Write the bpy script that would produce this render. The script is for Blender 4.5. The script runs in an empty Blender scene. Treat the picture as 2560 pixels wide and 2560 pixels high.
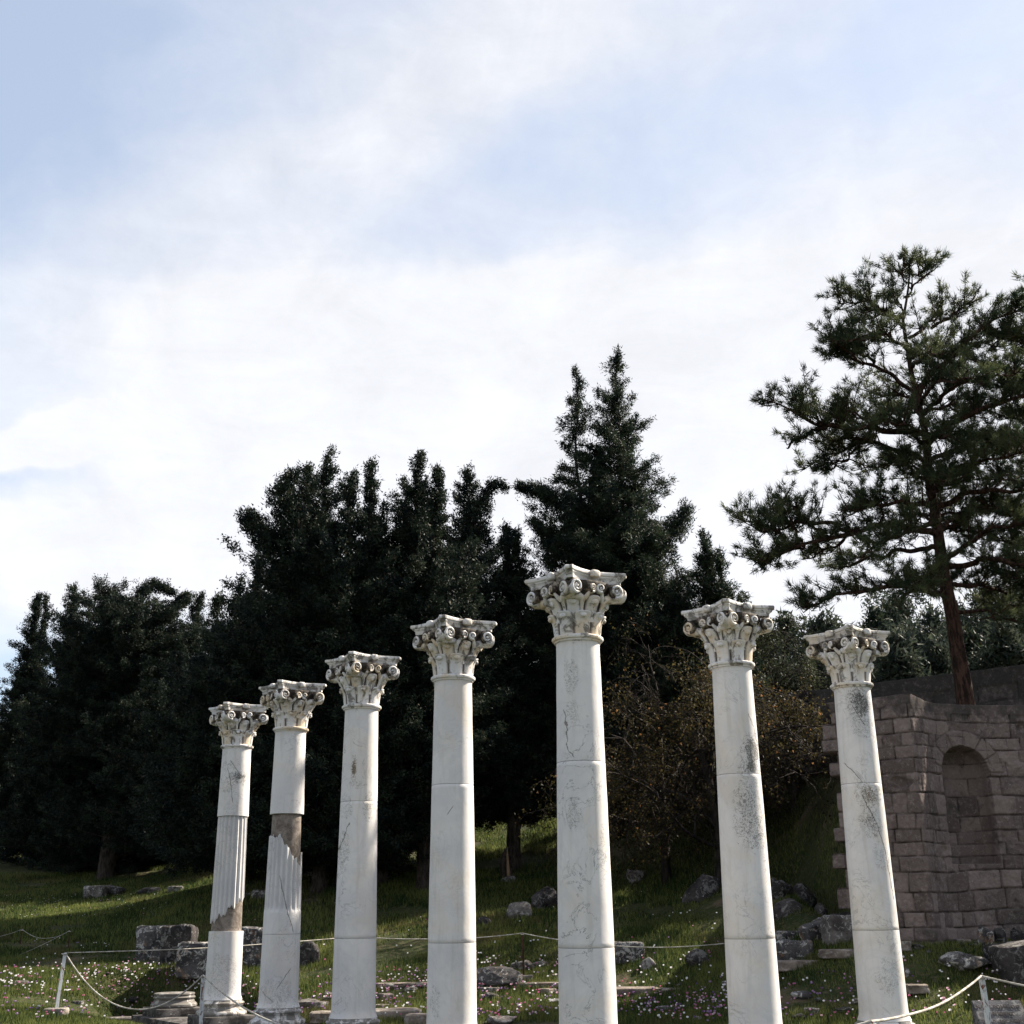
import bpy, bmesh, math
import numpy as np
from mathutils import Matrix, Vector

# ------------------------------------------------------------------ camera
CAMZ = 1.676
FPX, PITCH, ROLL = 3060.0, 0.3177, -0.0113          # focal length in px of a 2560 px picture
Fv = np.array([0, math.cos(PITCH), math.sin(PITCH)])
Uv0 = np.array([0, -math.sin(PITCH), math.cos(PITCH)])
Rv0 = np.array([1.0, 0, 0])
Rv = Rv0*math.cos(ROLL) + Uv0*math.sin(ROLL)
Uv = Uv0*math.cos(ROLL) - Rv0*math.sin(ROLL)
scene = bpy.context.scene
COL = scene.collection
cd = bpy.data.cameras.new('camera'); cam = bpy.data.objects.new('camera', cd); COL.objects.link(cam)
cam.matrix_world = Matrix(((Rv[0], Uv[0], -Fv[0], 0), (Rv[1], Uv[1], -Fv[1], 0), (Rv[2], Uv[2], -Fv[2], CAMZ), (0, 0, 0, 1)))
cd.sensor_width = 36; cd.lens = FPX/2560*36; cd.clip_end = 3000; cd.clip_start = 0.1
scene.camera = cam

def at(px, py, Y):
    """world point seen at a place of the photograph when it stands Y metres away"""
    d = Fv*FPX + Rv*(px-1280) + Uv*(1280-py)
    t = Y/d[1]
    return np.array([d[0]*t, Y, CAMZ + d[2]*t])

# ------------------------------------------------------------------ light
SUN_AZ, SUN_EL = math.radians(60), math.radians(40)      # azimuth clockwise from +Y
sd = bpy.data.lights.new('sun', 'SUN'); sun = bpy.data.objects.new('sun', sd); COL.objects.link(sun)
sd.energy = 5.0; sd.angle = math.radians(0.6); sd.color = (1.0, 0.90, 0.76)
sdir = Vector((math.sin(SUN_AZ)*math.cos(SUN_EL), math.cos(SUN_AZ)*math.cos(SUN_EL), math.sin(SUN_EL)))
sun.rotation_euler = sdir.to_track_quat('Z', 'Y').to_euler()
scene.view_settings.view_transform = 'Standard'; scene.view_settings.look = 'None'
scene.view_settings.exposure = 1.62; scene.view_settings.gamma = 1.0

class NT:
    """small helper that writes shader node trees as expressions"""
    def __init__(s, tree): s.t = tree; s.n = tree.nodes; s.l = tree.links
    def node(s, kind, **kw):
        n = s.n.new(kind)
        for k, v in kw.items():
            if k.startswith('i_'):
                key = k[2:]
                key = int(key) if key.isdigit() else key.replace('_', ' ')
                s.put(n.inputs[key], v)
            else: setattr(n, k, v)
        return n
    def put(s, sock, v):
        if isinstance(v, bpy.types.NodeSocket): s.l.new(v, sock)
        else:
            try: sock.default_value = v
            except Exception: sock.default_value = (v, v, v)
    def m(s, op, a, b=0.0, c=0.0, clamp=False):
        n = s.n.new('ShaderNodeMath'); n.operation = op; n.use_clamp = clamp
        s.put(n.inputs[0], a); s.put(n.inputs[1], b); s.put(n.inputs[2], c)
        return n.outputs[0]
    def add(s, a, b): return s.m('ADD', a, b)
    def sub(s, a, b): return s.m('SUBTRACT', a, b)
    def mul(s, a, b): return s.m('MULTIPLY', a, b)
    def rng(s, v, a, b, c=0.0, d=1.0, smooth=True):
        n = s.n.new('ShaderNodeMapRange'); n.interpolation_type = 'SMOOTHSTEP' if smooth else 'LINEAR'
        s.put(n.inputs[0], v); s.put(n.inputs[1], a); s.put(n.inputs[2], b); s.put(n.inputs[3], c); s.put(n.inputs[4], d)
        return n.outputs[0]
    def mix(s, f, a, b):
        n = s.n.new('ShaderNodeMix'); n.data_type = 'RGBA'
        s.put(n.inputs[0], f)
        for i, v in ((6, a), (7, b)):
            if isinstance(v, (tuple, list)) and len(v) == 3: v = (*v, 1)
            s.put(n.inputs[i], v)
        return n.outputs[2]
    def noise(s, vec, scale, detail=4, rough=0.55, dist=0.0, out=0):
        n = s.n.new('ShaderNodeTexNoise'); s.put(n.inputs['Vector'], vec); s.put(n.inputs['Scale'], scale)
        n.inputs['Detail'].default_value = detail; n.inputs['Roughness'].default_value = rough; n.inputs['Distortion'].default_value = dist
        return n.outputs[out]
    def vor(s, vec, scale, feature='F1', out='Distance'):
        n = s.n.new('ShaderNodeTexVoronoi'); n.feature = feature; s.put(n.inputs['Vector'], vec); s.put(n.inputs['Scale'], scale)
        return n.outputs[out]
    def mapping(s, vec, loc=(0, 0, 0), rot=(0, 0, 0), scale=(1, 1, 1)):
        n = s.n.new('ShaderNodeMapping'); s.put(n.inputs[0], vec)
        n.inputs[1].default_value = loc; n.inputs[2].default_value = rot; n.inputs[3].default_value = scale
        return n.outputs[0]

world = bpy.data.worlds.new('World'); scene.world = world; world.use_nodes = True
wt = NT(world.node_tree); wt.n.clear()
sky = wt.node('ShaderNodeTexSky', sky_type='NISHITA', sun_disc=False)
sky.sun_elevation = SUN_EL; sky.sun_rotation = SUN_AZ; sky.air_density = 1.0; sky.dust_density = 0.6; sky.ozone_density = 2.0
tc = wt.node('ShaderNodeTexCoord').outputs['Generated']
nrm = wt.node('ShaderNodeVectorMath', operation='NORMALIZE', i_0=tc).outputs[0]
warpn = wt.noise(nrm, 3.0, 5, 0.6, out=1)
warp = wt.node('ShaderNodeVectorMath', operation='SUBTRACT', i_0=warpn).outputs[0]
warp.node.inputs[1].default_value = (0.5, 0.5, 0.5)
warp2 = wt.node('ShaderNodeVectorMath', operation='SCALE', i_0=warp, i_Scale=0.16).outputs[0]
nd = wt.node('ShaderNodeVectorMath', operation='ADD', i_0=nrm, i_1=warp2).outputs[0]
sx = wt.node('ShaderNodeSeparateXYZ', i_0=nd)
az = wt.m('MULTIPLY', wt.m('ARCTAN2', sx.outputs[0], sx.outputs[1]), 57.29578)
el = wt.m('MULTIPLY', wt.m('ARCSINE', wt.m('MINIMUM', wt.m('MAXIMUM', sx.outputs[2], -1), 1)), 57.29578)
def azel(px, py):
    p = at(px, py, 1.0) - np.array([0, 0, CAMZ]); p = p/np.linalg.norm(p)
    return math.degrees(math.atan2(p[0], p[1])), math.degrees(math.asin(p[2]))
def blob(px, py, rx, ry, rot=0, soft=1.0):
    a0, e0 = azel(px, py); ra, re = rx/53.4, ry/53.4
    da, de = wt.sub(az, a0), wt.sub(el, e0); c, s = math.cos(math.radians(rot)), math.sin(math.radians(rot))
    u = wt.add(wt.mul(da, c/ra), wt.mul(de, s/ra)); v = wt.add(wt.mul(da, -s/re), wt.mul(de, c/re))
    r2 = wt.add(wt.mul(u, u), wt.mul(v, v))
    return wt.rng(wt.m('SQRT', r2), 1.0+soft*0.5, 1.0-soft*0.5)
# the general veil of high cloud, thinner to the upper left, and the banks above the trees
SKYB = [  # px, py, rx, ry, rot, soft, weight
    (1500, 1200, 1500, 560, 4, 0.9, 0.60), (1250, 1000, 1050, 330, -2, 0.45, 0.22), (450, 1330, 620, 140, 8, 0.6, 0.40), (180, 1090, 330, 70, 6, 0.5, 0.38),
    (900, 400, 1700, 190, 27, 1.0, 0.30), (1900, 120, 700, 90, 12, 1.0, 0.16), (2650, 1000, 800, 600, 0, 1.1, 0.45),
    (60, 1560, 160, 70, 10, 0.6, 0.2), (1400, 430, 900, 420, 10, 1.2, 0.10), (300, 800, 600, 400, 0, 1.2, 0.12),
    (-350, -300, 900, 760, -35, 1.6, -0.62), (1450, 480, 800, 170, 12, 1.2, -0.22), (900, 740, 900, 60, 3, 1.0, 0.10), (120, 1225, 260, 50, 3, 1.0, -0.40), (0, 1690, 330, 150, 0, 1.1, -0.50), (330, 1130, 260, 40, -6, 1.0, -0.2), (2350, 60, 420, 160, 0, 1.2, -0.14)]
cl = 0.46
for px, py, rx, ry, rot, soft, w in SKYB:
    cl = wt.add(cl, wt.mul(blob(px, py, rx, ry, rot, soft), w))
streak = wt.mapping(nrm, rot=(0.0, math.radians(-27), 0.0), scale=(1.0, 1.0, 3.2))
n1 = wt.noise(streak, 3.2, 8, 0.62, 0.5)
n2 = wt.noise(nrm, 14.0, 8, 0.65, 0.3)
cl = wt.add(cl, wt.mul(wt.sub(n1, 0.5), 0.70)); cl = wt.add(cl, wt.mul(wt.sub(n2, 0.5), 0.42))
clf = wt.rng(cl, 0.0, 1.0, 0.0, 1.0, smooth=False)
clf.node.clamp = True
low = wt.rng(el, 6.0, 34.0, 1.05, 0.90, smooth=False)
CLOUD_W = 6.80
n3 = wt.noise(streak, 7.5, 9, 0.68, 0.8)
cloudcol = wt.node('ShaderNodeVectorMath', operation='SCALE', i_Scale=wt.mul(wt.mul(low, CLOUD_W), wt.add(0.90, wt.mul(wt.sub(wt.add(n3, n2), 1.0), 0.22)))).outputs[0]
cloudcol.node.inputs[0].default_value = (0.960, 0.978, 1.035)
skyc = wt.mix(clf, wt.mix(0.50, wt.node('ShaderNodeVectorMath', operation='SCALE', i_0=sky.outputs[0], i_Scale=1.35).outputs[0], (4.35, 4.7, 5.2)), cloudcol)
skyc.node.clamp_result = False
bg = wt.node('ShaderNodeBackground', i_0=skyc, i_1=0.055)
wt.l.new(bg.outputs[0], wt.node('ShaderNodeOutputWorld').inputs[0])

# ------------------------------------------------------------------ mesh helpers
def new_mesh(name, V, F, mats=(), smooth=False, mat_idx=None):
    """V (n,3); F (m,3) or (m,4) array, or list of lists"""
    me = bpy.data.meshes.new(name)
    V = np.asarray(V, dtype=np.float32)
    if isinstance(F, np.ndarray):
        k = F.shape[1]; me.vertices.add(len(V)); me.vertices.foreach_set('co', V.ravel())
        me.loops.add(F.size); me.loops.foreach_set('vertex_index', F.ravel().astype(np.int32))
        me.polygons.add(len(F)); me.polygons.foreach_set('loop_start', np.arange(0, F.size, k, dtype=np.int32))
        try: me.polygons.foreach_set('loop_total', np.full(len(F), k, dtype=np.int32))
        except Exception: pass
    else:
        me.from_pydata([tuple(v) for v in V], [], [list(f) for f in F])
    for m in mats: me.materials.append(m)
    if mat_idx is not None: me.polygons.foreach_set('material_index', np.asarray(mat_idx, dtype=np.int32))
    if smooth: me.polygons.foreach_set('use_smooth', np.ones(len(me.polygons), dtype=bool))
    me.update(calc_edges=True); me.validate()
    return me
def link(name, me, parent=None, loc=(0, 0, 0), rz=0.0):
    o = bpy.data.objects.new(name, me); COL.objects.link(o)
    o.location = loc; o.rotation_euler = (0, 0, rz)
    if parent is not None: o.parent = parent
    return o
def tag(o, label=None, cat=None, group=None, kind=None):
    if label: o['label'] = label
    if cat: o['category'] = cat
    if group: o['group'] = group
    if kind: o['kind'] = kind
    elif cat: o['kind'] = 'thing'
    return o
def thing(name, loc, label, cat, group=None, rz=0.0):
    return tag(link(name, None, None, loc, rz), label, cat, group)
def copy_tree(o, parent=None):
    c = o.copy(); COL.objects.link(c); c.parent = parent
    for ch in list(o.children): copy_tree(ch, c)
    return c

def hash3(ix, iy, iz, seed):
    h = (ix*374761393 + iy*668265263 + iz*2147483647 + seed*974711) & 0xFFFFFFFF
    h = ((h ^ (h >> 13))*1274126177) & 0xFFFFFFFF
    return ((h ^ (h >> 16)) & 0xFFFF)/65535.0
def vnoise(P, scale=1.0, seed=0, octaves=3):
    P = np.asarray(P, dtype=np.float64)*scale; out = np.zeros(len(P)); amp = 1.0; tot = 0
    for o in range(octaves):
        i = np.floor(P).astype(np.int64); f = P-i; f = f*f*(3-2*f); r = 0
        for dx in (0, 1):
            for dy in (0, 1):
                for dz in (0, 1):
                    w = (f[:, 0] if dx else 1-f[:, 0])*(f[:, 1] if dy else 1-f[:, 1])*(f[:, 2] if dz else 1-f[:, 2])
                    r = r + w*hash3(i[:, 0]+dx, i[:, 1]+dy, i[:, 2]+dz, seed+o*17)
        out += (r-0.5)*2*amp; tot += amp; amp *= 0.5; P = P*2.03+11.3
    return out/tot

def lathe(profile, n=64, a0=0.0, closed=True, cap=False):
    pr = np.array(profile, dtype=float); a = a0+np.arange(n)*2*math.pi/n
    V = np.stack([pr[:, 0][:, None]*np.cos(a), pr[:, 0][:, None]*np.sin(a), np.repeat(pr[:, 1][:, None], n, 1)], -1).reshape(-1, 3)
    F = []
    for i in range(len(pr)-1):
        for j in range(n): k = (j+1) % n; F.append((i*n+j, i*n+k, (i+1)*n+k, (i+1)*n+j))
    if cap: F.append(tuple(range(n-1, -1, -1))); F.append(tuple((len(pr)-1)*n+j for j in range(n)))
    return V, F
def tubes(paths, n=5):
    """paths: list of (pts (k,3), radii (k,)) -> V, F quads"""
    VV, FF, base = [], [], 0
    for pts, rad in paths:
        pts = np.asarray(pts, float); rad = np.asarray(rad, float); k = len(pts)
        T = np.gradient(pts, axis=0); T /= (np.linalg.norm(T, axis=1)[:, None]+1e-9)
        ref = np.array([0.31, 0.17, 0.93]) if abs(T[0][2]) < 0.8 else np.array([0.95, 0.2, 0.1])
        A = np.cross(T, ref); A /= (np.linalg.norm(A, axis=1)[:, None]+1e-9); B = np.cross(T, A)
        a = np.arange(n)*2*math.pi/n
        V = pts[:, None, :] + rad[:, None, None]*(A[:, None, :]*np.cos(a)[None, :, None] + B[:, None, :]*np.sin(a)[None, :, None])
        VV.append(V.reshape(-1, 3))
        i = np.arange(k-1)[:, None]; j = np.arange(n)[None, :]; j2 = (j+1) % n
        FF.append(np.stack([base+i*n+j, base+i*n+j2, base+(i+1)*n+j2, base+(i+1)*n+j], -1).reshape(-1, 4)); base += k*n
    return np.concatenate(VV), np.concatenate(FF)
def merge(parts):
    """parts: list of (V, F list) -> V, F list"""
    VV, FF, b = [], [], 0
    for V, F in parts:
        VV.append(np.asarray(V, float)); FF += [tuple(int(i)+b for i in f) for f in F]; b += len(V)
    return np.concatenate(VV), FF
def ellipsoid(c, r, R=None, nu=14, nv=9, power=1.0):
    V = []; F = []
    for i in range(nv+1):
        t = math.pi*i/nv
        for j in range(nu):
            p = 2*math.pi*j/nu
            q = [math.sin(t)*math.cos(p), math.sin(t)*math.sin(p), math.cos(t)]
            q = [math.copysign(abs(x)**power, x) for x in q]
            V.append([q[0]*r[0], q[1]*r[1], q[2]*r[2]])
    for i in range(nv):
        for j in range(nu): k = (j+1) % nu; F.append((i*nu+j, (i+1)*nu+j, (i+1)*nu+k, i*nu+k))
    V = np.array(V)
    if R is not None: V = V @ np.array(R).T
    return V+np.array(c), F

# ------------------------------------------------------------------ materials
def new_mat(name):
    m = bpy.data.materials.new(name); m.use_nodes = True; t = NT(m.node_tree); t.n.clear()
    out = t.node('ShaderNodeOutputMaterial'); b = t.node('ShaderNodeBsdfPrincipled'); t.l.new(b.outputs[0], out.inputs[0])
    b.inputs['Specular IOR Level'].default_value = 0.12
    return m, t, b, out
def bump(t, b, h, strength=0.3, dist=0.02):
    n = t.node('ShaderNodeBump'); n.inputs['Strength'].default_value = strength; n.inputs['Distance'].default_value = dist
    t.put(n.inputs['Height'], h); t.l.new(n.outputs[0], b.inputs['Normal'])

def marble(name, patches=(), veins=0.7, warm=0.0, seed=0.0, cracks=(), dirt=0.0, light=1.0, vary=False):
    """patches: (x, z, wx, wz, density, (r,g,b)) in metres across and up the shaft"""
    m, t, b, out = new_mat(name)
    oc = t.node('ShaderNodeTexCoord').outputs['Object']
    co = t.mapping(oc, loc=(seed*3.1, seed*1.7, seed*5.3))
    if vary: co = t.node('ShaderNodeVectorMath', operation='ADD', i_0=co, i_1=t.mul(t.node('ShaderNodeObjectInfo').outputs['Random'], 53.0)).outputs[0]
    s = t.node('ShaderNodeSeparateXYZ', i_0=oc); X, Yc, Z = s.outputs
    base = t.mix(t.rng(t.noise(co, 1.3, 5, 0.6), 0.35, 0.68), (0.650, 0.630, 0.616), (0.565, 0.555, 0.560))
    base = t.mix(t.mul(t.rng(t.noise(co, 0.9, 4, 0.6, 1.2), 0.45, 0.7), 0.28+warm), base, (0.58, 0.48, 0.36))
    # veins: thin grey lines where a warped noise crosses its middle
    v = t.noise(co, 2.1, 6, 0.62, 1.6)
    vein = t.rng(t.m('ABSOLUTE', t.sub(v, 0.5)), 0.014, 0.0)
    vm = t.rng(t.noise(co, 1.1, 3, 0.5), 0.46, 0.62)
    base = t.mix(t.mul(t.mul(vein, vm), veins), base, (0.20, 0.20, 0.20))
    v2 = t.noise(co, 0.8, 5, 0.7, 2.2)
    base = t.mix(t.mul(t.rng(t.m('ABSOLUTE', t.sub(v2, 0.52)), 0.05, 0.0), 0.14), base, (0.36, 0.38, 0.41))
    stk = t.noise(t.mapping(co, scale=(5.5, 5.5, 0.45)), 1.6, 6, 0.65, 0.4)
    base = t.mix(t.mul(t.rng(stk, 0.50, 0.70), 0.26), base, (0.37, 0.335, 0.29))
    # fine speckle of pits
    sp = t.rng(t.noise(co, 38.0, 3, 0.7), 0.72, 0.80)
    spm = t.rng(t.noise(co, 2.4, 3, 0.6), 0.50, 0.62)
    base = t.mix(t.mul(t.mul(sp, spm), 0.6), base, (0.16, 0.14, 0.11))
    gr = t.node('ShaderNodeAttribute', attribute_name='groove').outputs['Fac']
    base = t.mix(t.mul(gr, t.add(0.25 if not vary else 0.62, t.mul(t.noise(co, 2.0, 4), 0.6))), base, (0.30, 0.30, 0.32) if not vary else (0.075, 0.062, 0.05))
    # lichen lace
    rid = t.rng(t.m('ABSOLUTE', t.sub(t.noise(co, 6.5, 8, 0.72, 1.8), 0.5)), 0.035, 0.008)
    lace = t.noise(co, 17.0, 10, 0.80, 2.5)
    for (x0, z0, wx, wz, dens, colr) in patches:
        u = t.mul(t.sub(X, x0), 1.0/wx); w = t.mul(t.sub(Z, z0), 1.0/wz)
        r = t.m('SQRT', t.add(t.mul(u, u), t.mul(w, w)))
        r = t.add(r, t.mul(t.sub(t.noise(co, 3.5, 4, 0.6), 0.5), 1.3))
        msk = t.mul(t.rng(r, 1.15, 0.3), t.rng(Yc, 0.05, -0.05))
        th = t.sub(0.71, t.mul(msk, 0.24*dens+0.04))
        k = t.mul(t.m('MAXIMUM', t.rng(lace, th, t.add(th, 0.10)), t.mul(rid, t.mul(t.rng(lace, 0.42, 0.56), min(1.0, 0.5+dens*0.5)))), t.rng(msk, 0.02, 0.25))
        base = t.mix(t.mul(k, 0.92), base, colr)
    for (x0, z0, x1, z1, wob) in cracks:
        f = t.add(t.mul(t.sub(Z, z0), (x1-x0)/(z1-z0)), x0)
        f = t.add(f, t.mul(t.sub(t.noise(co, 2.2, 5, 0.65), 0.5), wob))
        msk = t.mul(t.rng(t.m('ABSOLUTE', t.sub(X, f)), 0.011, 0.004), t.rng(Yc, 0.05, -0.05))
        msk = t.mul(msk, t.mul(t.rng(Z, min(z0, z1)-0.02, min(z0, z1)+0.02), t.rng(Z, max(z0, z1)+0.02, max(z0, z1)-0.02)))
        base = t.mix(t.mul(msk, 0.8), base, (0.10, 0.085, 0.07))
    if dirt > 0:   # black crust where rain does not wash
        d = t.rng(t.add(t.noise(co, 5.0, 7, 0.7, 0.8), t.mul(t.noise(t.mapping(co, scale=(9, 9, 1.5)), 1.0, 4, 0.6), 0.35)), 0.80-0.22*dirt, 0.90-0.2*dirt)
        base = t.mix(t.mul(d, 0.8), base, (0.085, 0.075, 0.062))
    if light != 1.0: base = t.node('ShaderNodeVectorMath', operation='SCALE', i_0=base, i_Scale=light).outputs[0]
    t.put(b.inputs['Base Color'], base)
    b.inputs['Roughness'].default_value = 0.62
    bump(t, b, t.add(t.mul(t.noise(co, 26.0, 6, 0.7), 0.5), t.noise(co, 5.0, 4, 0.6)), 0.25, 0.012)
    return m

M_cap = marble('capital_marble', veins=0.3, warm=1.4, dirt=0.55, seed=1, light=1.06, vary=True)
M_abacus = marble('abacus_marble', veins=0.3, warm=0.5, dirt=0.66, seed=2, vary=True)
M_base = marble('base_marble', veins=0.3, warm=0.1, dirt=1.0, seed=4, vary=True)
M_base2 = marble('dirty_base_marble', veins=0.3, warm=0.2, dirt=1.25, seed=9, light=0.7)
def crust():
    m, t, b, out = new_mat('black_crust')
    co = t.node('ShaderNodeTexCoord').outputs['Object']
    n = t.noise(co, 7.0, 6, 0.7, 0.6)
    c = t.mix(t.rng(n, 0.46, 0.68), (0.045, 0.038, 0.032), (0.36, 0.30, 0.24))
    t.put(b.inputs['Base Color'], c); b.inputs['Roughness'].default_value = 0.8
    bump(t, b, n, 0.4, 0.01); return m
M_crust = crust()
def plinthmat():
    m, t, b, out = new_mat('dark_plinth_stone')
    co = t.node('ShaderNodeTexCoord').outputs['Object']
    n = t.noise(co, 3.0, 8, 0.7, 0.6)
    c = t.mix(t.rng(n, 0.45, 0.60), (0.045, 0.042, 0.04), (0.14, 0.13, 0.125))
    c = t.mix(t.mul(t.rng(t.noise(co, 6.0, 6, 0.75, 1.0), 0.60, 0.66), 0.8), c, (0.50, 0.49, 0.47))
    t.put(b.inputs['Base Color'], c); b.inputs['Roughness'].default_value = 0.85
    bump(t, b, t.noise(co, 20.0, 6, 0.7), 0.5, 0.02); return m
M_plinth = plinthmat()
def mortar():
    m, t, b, out = new_mat('brown_repair_mortar')
    co = t.node('ShaderNodeTexCoord').outputs['Object']
    n = t.noise(co, 4.0, 8, 0.75, 1.4)
    c = t.mix(t.rng(n, 0.38, 0.64), (0.115, 0.095, 0.080), (0.26, 0.225, 0.195))
    t.put(b.inputs['Base Color'], c); b.inputs['Roughness'].default_value = 0.95
    bump(t, b, t.noise(co, 18.0, 8, 0.75), 0.7, 0.02); return m
M_mortar = mortar()

# ------------------------------------------------------------------ terrain
CTRL = [(139, 2528, 26.5), (-200, 2530, 26.5), (300, 2500, 30), (0, 2450, 31.5), (300, 2432, 33), (374, 2407, 35.5), (100, 2360, 38.5),
        (200, 2290, 47), (-200, 2280, 47), (200, 2240, 53), (265, 2198, 60), (66, 2139, 68), (-300, 2130, 68), (600, 2250, 43), (700, 2180, 46), (420, 2240, 50), (620, 2420, 34),
        (800, 2350, 37), (900, 2430, 32.5), (1307, 2443, 31.5), (1300, 2500, 30), (900, 2500, 30), (1300, 2300, 37.5), (1271, 2195, 45), (1100, 2384, 34), (1000, 2240, 42),
        (1590, 2201, 42), (1540, 2172, 44), (1700, 2100, 43.5), (1550, 2400, 32.5), (1550, 2330, 35), (1600, 2470, 30.5), (1800, 2200, 39), (1850, 2400, 30), (1800, 2470, 28.5),
        (1960, 2010, 41), (2040, 1950, 43), (2000, 2120, 36.5), (2000, 2210, 33), (2000, 2300, 30.5), (1980, 2435, 26.8), (2100, 2400, 26.5),
        (2330, 2390, 26.2), (2560, 2390, 26.2), (2400, 2480, 25.2), (2400, 2560, 24.2), (2150, 2480, 25.5), (2750, 2500, 24.5), (2800, 2400, 26)]
C3 = [tuple(at(*c)) for c in CTRL]
C3 += [(x, y, -0.52) for x, y in ((-9, 17), (-5, 20), (-2, 19), (1, 16.8), (-3, 23), (4, 18.5), (6, 20.5), (0, 12), (-6, 12), (6, 12), (0, 4), (-14, 8), (14, 8), (0, -10), (-25, -10), (25, -10), (10, 15), (-5, 26.3), (-7, 28.8), (-1, 22), (1.5, 19), (3.5, 21))]
C3 += [(-7.5, 29.5, -0.6), (-8.6, 28, -0.5), (-14, 20, -0.1)]
C3 += [(-18, 20, 0.1), (-24, 40, 2.0), (-40, 60, 5), (-60, 20, 1), (60, 20, 1.2), (-35, 90, 9), (0, 60, 7.5), (0, 90, 12), (13, 54, 8.2), (-12, 62, 5.0), (4, 50, 4.9), (7.5, 49, 6.2), (-5, 50, 3.8)]
C3 += [(40, 27, 1.0), (20, 25.5, 0.8), (15, 26, 0.9)]
C3 = np.array(C3)
def tps(r2): return 0.5*r2*np.log(r2+1e-9)
_n = len(C3); _d = ((C3[:, None, :2]-C3[None, :, :2])**2).sum(-1)
_K = np.zeros((_n+3, _n+3)); _K[:_n, :_n] = tps(_d)+np.eye(_n)*2.0; _K[:_n, _n] = 1; _K[:_n, _n+1:] = C3[:, :2]; _K[_n, :_n] = 1; _K[_n+1:, :_n] = C3[:, :2].T
_w = np.linalg.solve(_K, np.concatenate([C3[:, 2], [0, 0, 0]]))
def sstep(x, a, b): t = np.clip((x-a)/(b-a), 0, 1); return t*t*(3-2*t)
WALLP = np.array([[7.05, 28.35], [8.74, 27.05], [9.6, 28.45], [12.0, 29.0], [22.0, 29.3], [60, 29.5]])   # plan of the niche wall
UPP = np.array([[8.3, 40.6], [16.0, 34.6], [24.0, 29.8], [30, 27]])                    # plan of the upper wall
TOPZ = 6.22
def tz(x, y):
    x = np.atleast_1d(np.asarray(x, float)); y = np.atleast_1d(np.asarray(y, float))
    sh = x.shape; x = x.ravel(); y = y.ravel(); out = np.zeros(len(x))
    xc = np.clip(x, -60, 60); yc = np.clip(y, -15, 95)
    for i in range(0, len(x), 20000):
        sl = slice(i, i+20000)
        r2 = (xc[sl, None]-C3[None, :, 0])**2+(yc[sl, None]-C3[None, :, 1])**2
        out[sl] = tps(r2)@_w[:_n]+_w[_n]+_w[_n+1]*xc[sl]+_w[_n+2]*yc[sl]
    out += sstep(y, 95, 300)*25
    P = np.stack([x, y, np.zeros_like(x)], -1)
    out += vnoise(P, 0.5, 5, 3)*0.10*sstep(y, 28, 36) + vnoise(P, 1.7, 9, 2)*0.025
    # the low ground the temple platform stands in
    a_, b_ = np.array([-8.9, 32.2]), np.array([-2.0, 21.5]); ab = b_-a_; t_ = np.clip(((x-a_[0])*ab[0]+(y-a_[1])*ab[1])/(ab@ab), 0, 1)
    dd = np.hypot(x-a_[0]-t_*ab[0], y-a_[1]-t_*ab[1]); kk = 1-sstep(dd, 1.1, 2.2); out = out*(1-kk)+np.minimum(out, -0.78)*kk
    # terraces behind the walls
    wy = np.interp(x, WALLP[:, 0], WALLP[:, 1]); k = sstep(x-9.0+np.clip(y-37, 0, 60)*0.25, -1.0-np.clip(y-33, 0, 60)*0.25, np.clip(y-31.5, 0, 20)*0.35)*sstep(y-wy, 0.55, 1.1)
    up = TOPZ-0.05+vnoise(P, 0.9, 3, 2)*0.05
    uy = np.interp(x, UPP[:, 0], UPP[:, 1]); k2 = sstep(x-9.5+np.clip(y-41, 0, 60)*0.3, -1.0-np.clip(y-41, 0, 60)*0.25, 0.0)*sstep(y-uy, 0.5, 1.0)
    up = up+k2*(2.1+np.clip(y-uy, 0, 60)*0.07)
    fr = sstep(x, 6.8, 8.2)*(1-k)*sstep(y, 20, 26)      # foot of the wall
    out = out*(1-fr)+np.minimum(out, 0.95)*fr
    out = out*(1-k)+up*k
    return out.reshape(sh)
def z1(x, y): return float(tz(x, y)[0])

def grid_axis(lo, hi, fine_lo, fine_hi, step, coarse):
    a = list(np.arange(fine_lo, fine_hi, step)); v = fine_lo; s = coarse
    while v > lo: v -= s; s *= 1.25; a.insert(0, v)
    v = fine_hi; s = coarse; a.append(v)
    while v < hi: v += s; s *= 1.25; a.append(v)
    return np.array(a)
gx = grid_axis(-700, 700, -20, 20, 0.16, 0.5); gy = grid_axis(-300, 900, 14, 56, 0.16, 0.5)
GX, GY = np.meshgrid(gx, gy); GZ = tz(GX, GY)
V = np.stack([GX, GY, GZ], -1).reshape(-1, 3); nx = len(gx); ny = len(gy)
i = np.arange(ny-1)[:, None]; j = np.arange(nx-1)[None, :]
F = np.stack([i*nx+j, i*nx+j+1, (i+1)*nx+j+1, (i+1)*nx+j], -1).reshape(-1, 4)
def groundmat():
    m, t, b, out = new_mat('meadow_soil')
    co = t.node('ShaderNodeTexCoord').outputs['Object']
    c = t.mix(t.rng(t.noise(co, 0.6, 6, 0.65), 0.38, 0.62), (0.022, 0.032, 0.010), (0.040, 0.050, 0.016))
    c = t.mix(t.rng(t.noise(co, 9.0, 6, 0.7), 0.48, 0.66), c, (0.085, 0.068, 0.042))
    c = t.mix(t.mul(t.rng(t.noise(co, 0.35, 5, 0.6, 0.8), 0.54, 0.66), 0.8), c, (0.12, 0.09, 0.06))
    t.put(b.inputs['Base Color'], c); b.inputs['Roughness'].default_value = 1.0
    bump(t, b, t.noise(co, 14.0, 8, 0.75), 0.9, 0.06); return m
tag(link('ground', new_mesh('ground', V, F, [groundmat()], smooth=True)), kind='structure')


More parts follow.
